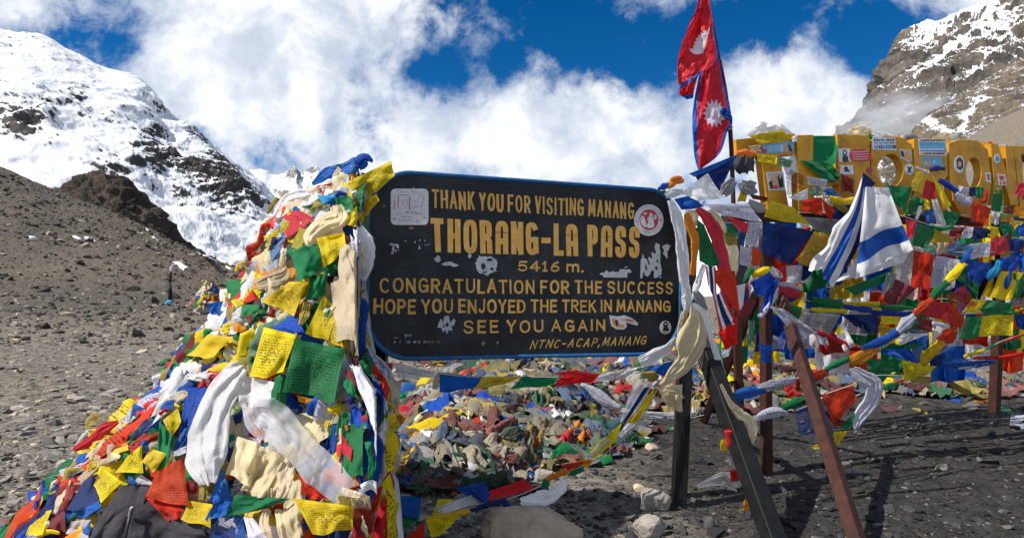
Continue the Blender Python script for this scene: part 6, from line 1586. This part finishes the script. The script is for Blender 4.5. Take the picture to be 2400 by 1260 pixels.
# fringes of the cream cloths
def fringe(px, py, n, ln_, w, depth, label, seed, cat='fringe'):
    r = random.Random(seed); Vs = []; Fs = []; k0 = 0
    for i in range(n):
        a = px + w * (i / (n - 1) - .5) + r.uniform(-2, 2); b = py + r.uniform(-4, 4); l = ln_ * r.uniform(.6, 1.2); dx = r.uniform(-7, 7)
        pts = [(a, b), (a + dx * .3, b + l * .5), (a + dx, b + l)]; d0 = float(heap_depth(np.array([a]), np.array([b]))[0]) - depth - r.uniform(0, .02)
        V, Fc = tube([at(x, y, d0) for (x, y) in pts], .0042, 5, 8); Vs.append(V); Fs += [tuple(x + k0 for x in f) for f in Fc]; k0 += len(V)
    return tag(build('tassel_fringe', np.concatenate(Vs), Fs, cloth('C')), label, cat)
fringe(630, 1145, 26, 34, 60, .13, 'knotted cream fringe hanging from the cloths at the heap foot', 4)
fringe(845, 1168, 18, 34, 40, .10, 'knotted cream fringe at the right foot of the heap', 9)
# distant wrapped pole and small cairns of flags on the hill foot
hp = ray(GB, 397, 716); dp = empty('prayer_pole', hp, 'distant dark pole wrapped in cloth at the foot of the hillside', 'prayer pole'); Yp = hp[1]
V, Fc = tube([at(396, 718, Yp), at(399, 690, Yp), at(398, 660, Yp), at(402, 632, Yp)], [.06, .09, .07, .03], 8); build('shaft', V, Fc, M_BLACKP, dp)
V, Fc, uv = scarf_mesh([(402, 636), (401, 628), (406, 618)], [2, 3, 1], lambda a, b: Yp + 0 * np.asarray(a, float), .1, 5); build('cloth_wrap', V, Fc, cloth('L'), dp, uv=uv)
V, Fc, uv = scarf_mesh([(386, 712), (396, 708), (402, 714)], [2, 5, 2], lambda a, b: Yp + 0 * np.asarray(a, float), .2, 6); build('cloth_wrap', V, Fc, cloth('S'), dp, uv=uv)
V, Fc, uv = scarf_mesh([(398, 664), (397, 672), (396, 680)], [3, 5, 3], lambda a, b: Yp + 0 * np.asarray(a, float), .15, 7); build('cloth_wrap', V, Fc, cloth('D'), dp, uv=uv)
hp = ray(GB, 490, 716); Yp2 = min(hp[1], 24.0)
cn = empty('flag_cairn', at(490, 716, Yp2), 'small distant cairn hung with coloured flags beyond the heap', 'flag cairn')
J = Joiner(); r = np.random.default_rng(6); rows_ = 26
a_, t_ = np.meshgrid(np.linspace(0, 2 * np.pi, 25), np.linspace(0, 1, 12), indexing='ij'); c0 = at(492, 716, Yp2); h_ = 50 / F * Yp2; rad = (1 - t_) * .55 + .05
CV = np.stack([c0[0] + rad * np.cos(a_), c0[1] + rad * np.sin(a_), c0[2] - .3 + (h_ + .3) * t_], -1)
CV = CV + .12 * fbm(CV * 2.5, 3)[..., None]
build('stone_core', CV.reshape(-1, 3), gridfaces(25, 12), M_BG, cn)
def cone_S(p, q): return np.stack([c0[0] + ((1 - q) * .55 + .05) * np.cos(p), c0[1] + ((1 - q) * .55 + .05) * np.sin(p), c0[2] + h_ * q], -1)
n = 90; rags(J, cone_S, r.uniform(-np.pi, 0.2, n), r.uniform(0, 1, n), r.uniform(.08, .2, n), r.uniform(.05, .10, n), r.uniform(0, 6, n), r.choice(len(PAL), n, p=PW), 8, lift=.03, puff=.3, m=6, k=5)
J.build('flag_cover', [cloth(*c) for c in PAL], cn)
# ------------------------------------------------------------------ low cloud against the right hand mountain
m_, g = new_mat('mist_volume'); to = g.n('ShaderNodeTexCoord').outputs['Object']
ln_ = g.n('ShaderNodeVectorMath', operation='LENGTH', ins={0: to}).outputs['Value']; fall = g.ss(g.m('SUBTRACT', 1.0, ln_), 0.0, .75); nn = g.noise(to, 2.6, 5, .6, .4)
den = g.m('MULTIPLY', g.m('MULTIPLY', fall, g.ss(nn, .34, .62)), .16)
pv = g.n('ShaderNodeVolumePrincipled', ins={'Color': (.96, .97, 1, 1), 'Density': den, 'Anisotropy': .2}); g.n('ShaderNodeOutputMaterial', ins={'Volume': pv.outputs[0]})
bm = bmesh.new(); bmesh.ops.create_icosphere(bm, subdivisions=3, radius=1.0); me = bpy.data.meshes.new('mist'); bm.to_mesh(me); bm.free(); me.materials.append(m_)
mo = bpy.data.objects.new('mist', me); COL.objects.link(mo); mo.location = at(2085, 285, 215); mo.scale = (26, 12, 11); mo.rotation_euler = (0, R(-12), 0); tag(mo, 'wisp of low cloud drifting across the rocky mountain', 'cloud', kind='stuff')
# ------------------------------------------------------------------ labels: every loose cloth says which one it is
LM = [(i['c'], i['label'], i) for i in ITEMS if i['label'] and i['parent'] is None]
LMS = [(np.array(p), t) for p, t in (((870, 420), "the sign's upper left corner"), ((880, 830), "the sign's lower left corner"), ((1590, 480), "the sign's upper right corner"), ((1590, 820), "the sign's lower right corner"), ((320, 1200), 'the dark grey jacket'), ((1795, 900), 'the upright brown trestle leg'), ((1600, 1000), 'the upright black post'),
        ((1740, 1060), 'the slanted black post'), ((1790, 345), 'the first yellow letter'), ((1660, 250), 'the tall red pennant'), ((1255, 1238), 'the large tan boulder'), ((630, 1150), 'the knotted cream fringe'))]
def short(t):
    w = t.split(); stop = ('on', 'under', 'below', 'beside', 'behind', 'left', 'right', 'over', 'between', 'hanging', 'tied', 'near', 'at', 'along', 'with', 'of', 'lying', 'standing', 'draped', 'above', 'high', 'low', 'in', 'down', 'stretched', 'showing', 'tucked', 'spread', 'sticking', 'poking', 'half', 'bulging', 'folded', 'knotted', 'to', 'from', 'across', 'bunched', 'hung', 'caught', 'wrapped', 'rolled', 'wound', 'sweeping', 'fanned', 'twisted')
    k = next((i for i, x in enumerate(w) if x in stop and i > 1), len(w)); return ' '.join(w[:k])
sh_ = [short(t) for _, t, _ in LM]
LANDS = [(c, 'the ' + s) for (c, t, _), s in zip(LM, sh_) if sh_.count(s) == 1 and len(s.split()) >= 2] + LMS
used = set(t for _, t, _ in LM)
for it in ITEMS:
    o = it['o']
    if it['parent'] is not None: continue
    o['category'] = {'prayer_flag': 'prayer flag', 'twisted_flag': 'prayer flag', 'scarf': 'scarf'}[it['kind']]
    o['group'] = 'loose flags and cloths tied round the sign' if it['kind'] != 'scarf' else 'loose scarves tied round the sign'
    if it['label']: o['label'] = it['label']; continue
    noun = {'prayer_flag': ('printed ' if it['pr'] else '') + 'flag', 'twisted_flag': 'rolled flag', 'scarf': 'cloth roll'}[it['kind']]
    size = 'small ' if it['a'] < 1500 else ''
    if it['kind'] == 'prayer_flag' and it['a'] > 4000: size = 'broad '
    best = None
    for (c, t) in sorted(LANDS, key=lambda l: np.hypot(*(l[0] - it['c']))):
        dx, dy = it['c'] - c
        if abs(dx) > 1.6 * abs(dy): rel = 'just left of' if dx < 0 else 'just right of'
        elif abs(dy) > 1.6 * abs(dx): rel = 'just above' if dy < 0 else 'just below'
        else: rel = ('above and ' if dy < 0 else 'below and ') + ('left of' if dx < 0 else 'right of')
        lab = '%s%s %s %s %s' % (size, CNAME[it['code']], noun, rel, t)
        if len(lab.split()) <= 16 and lab not in used: best = lab; break
    used.add(best); o['label'] = best
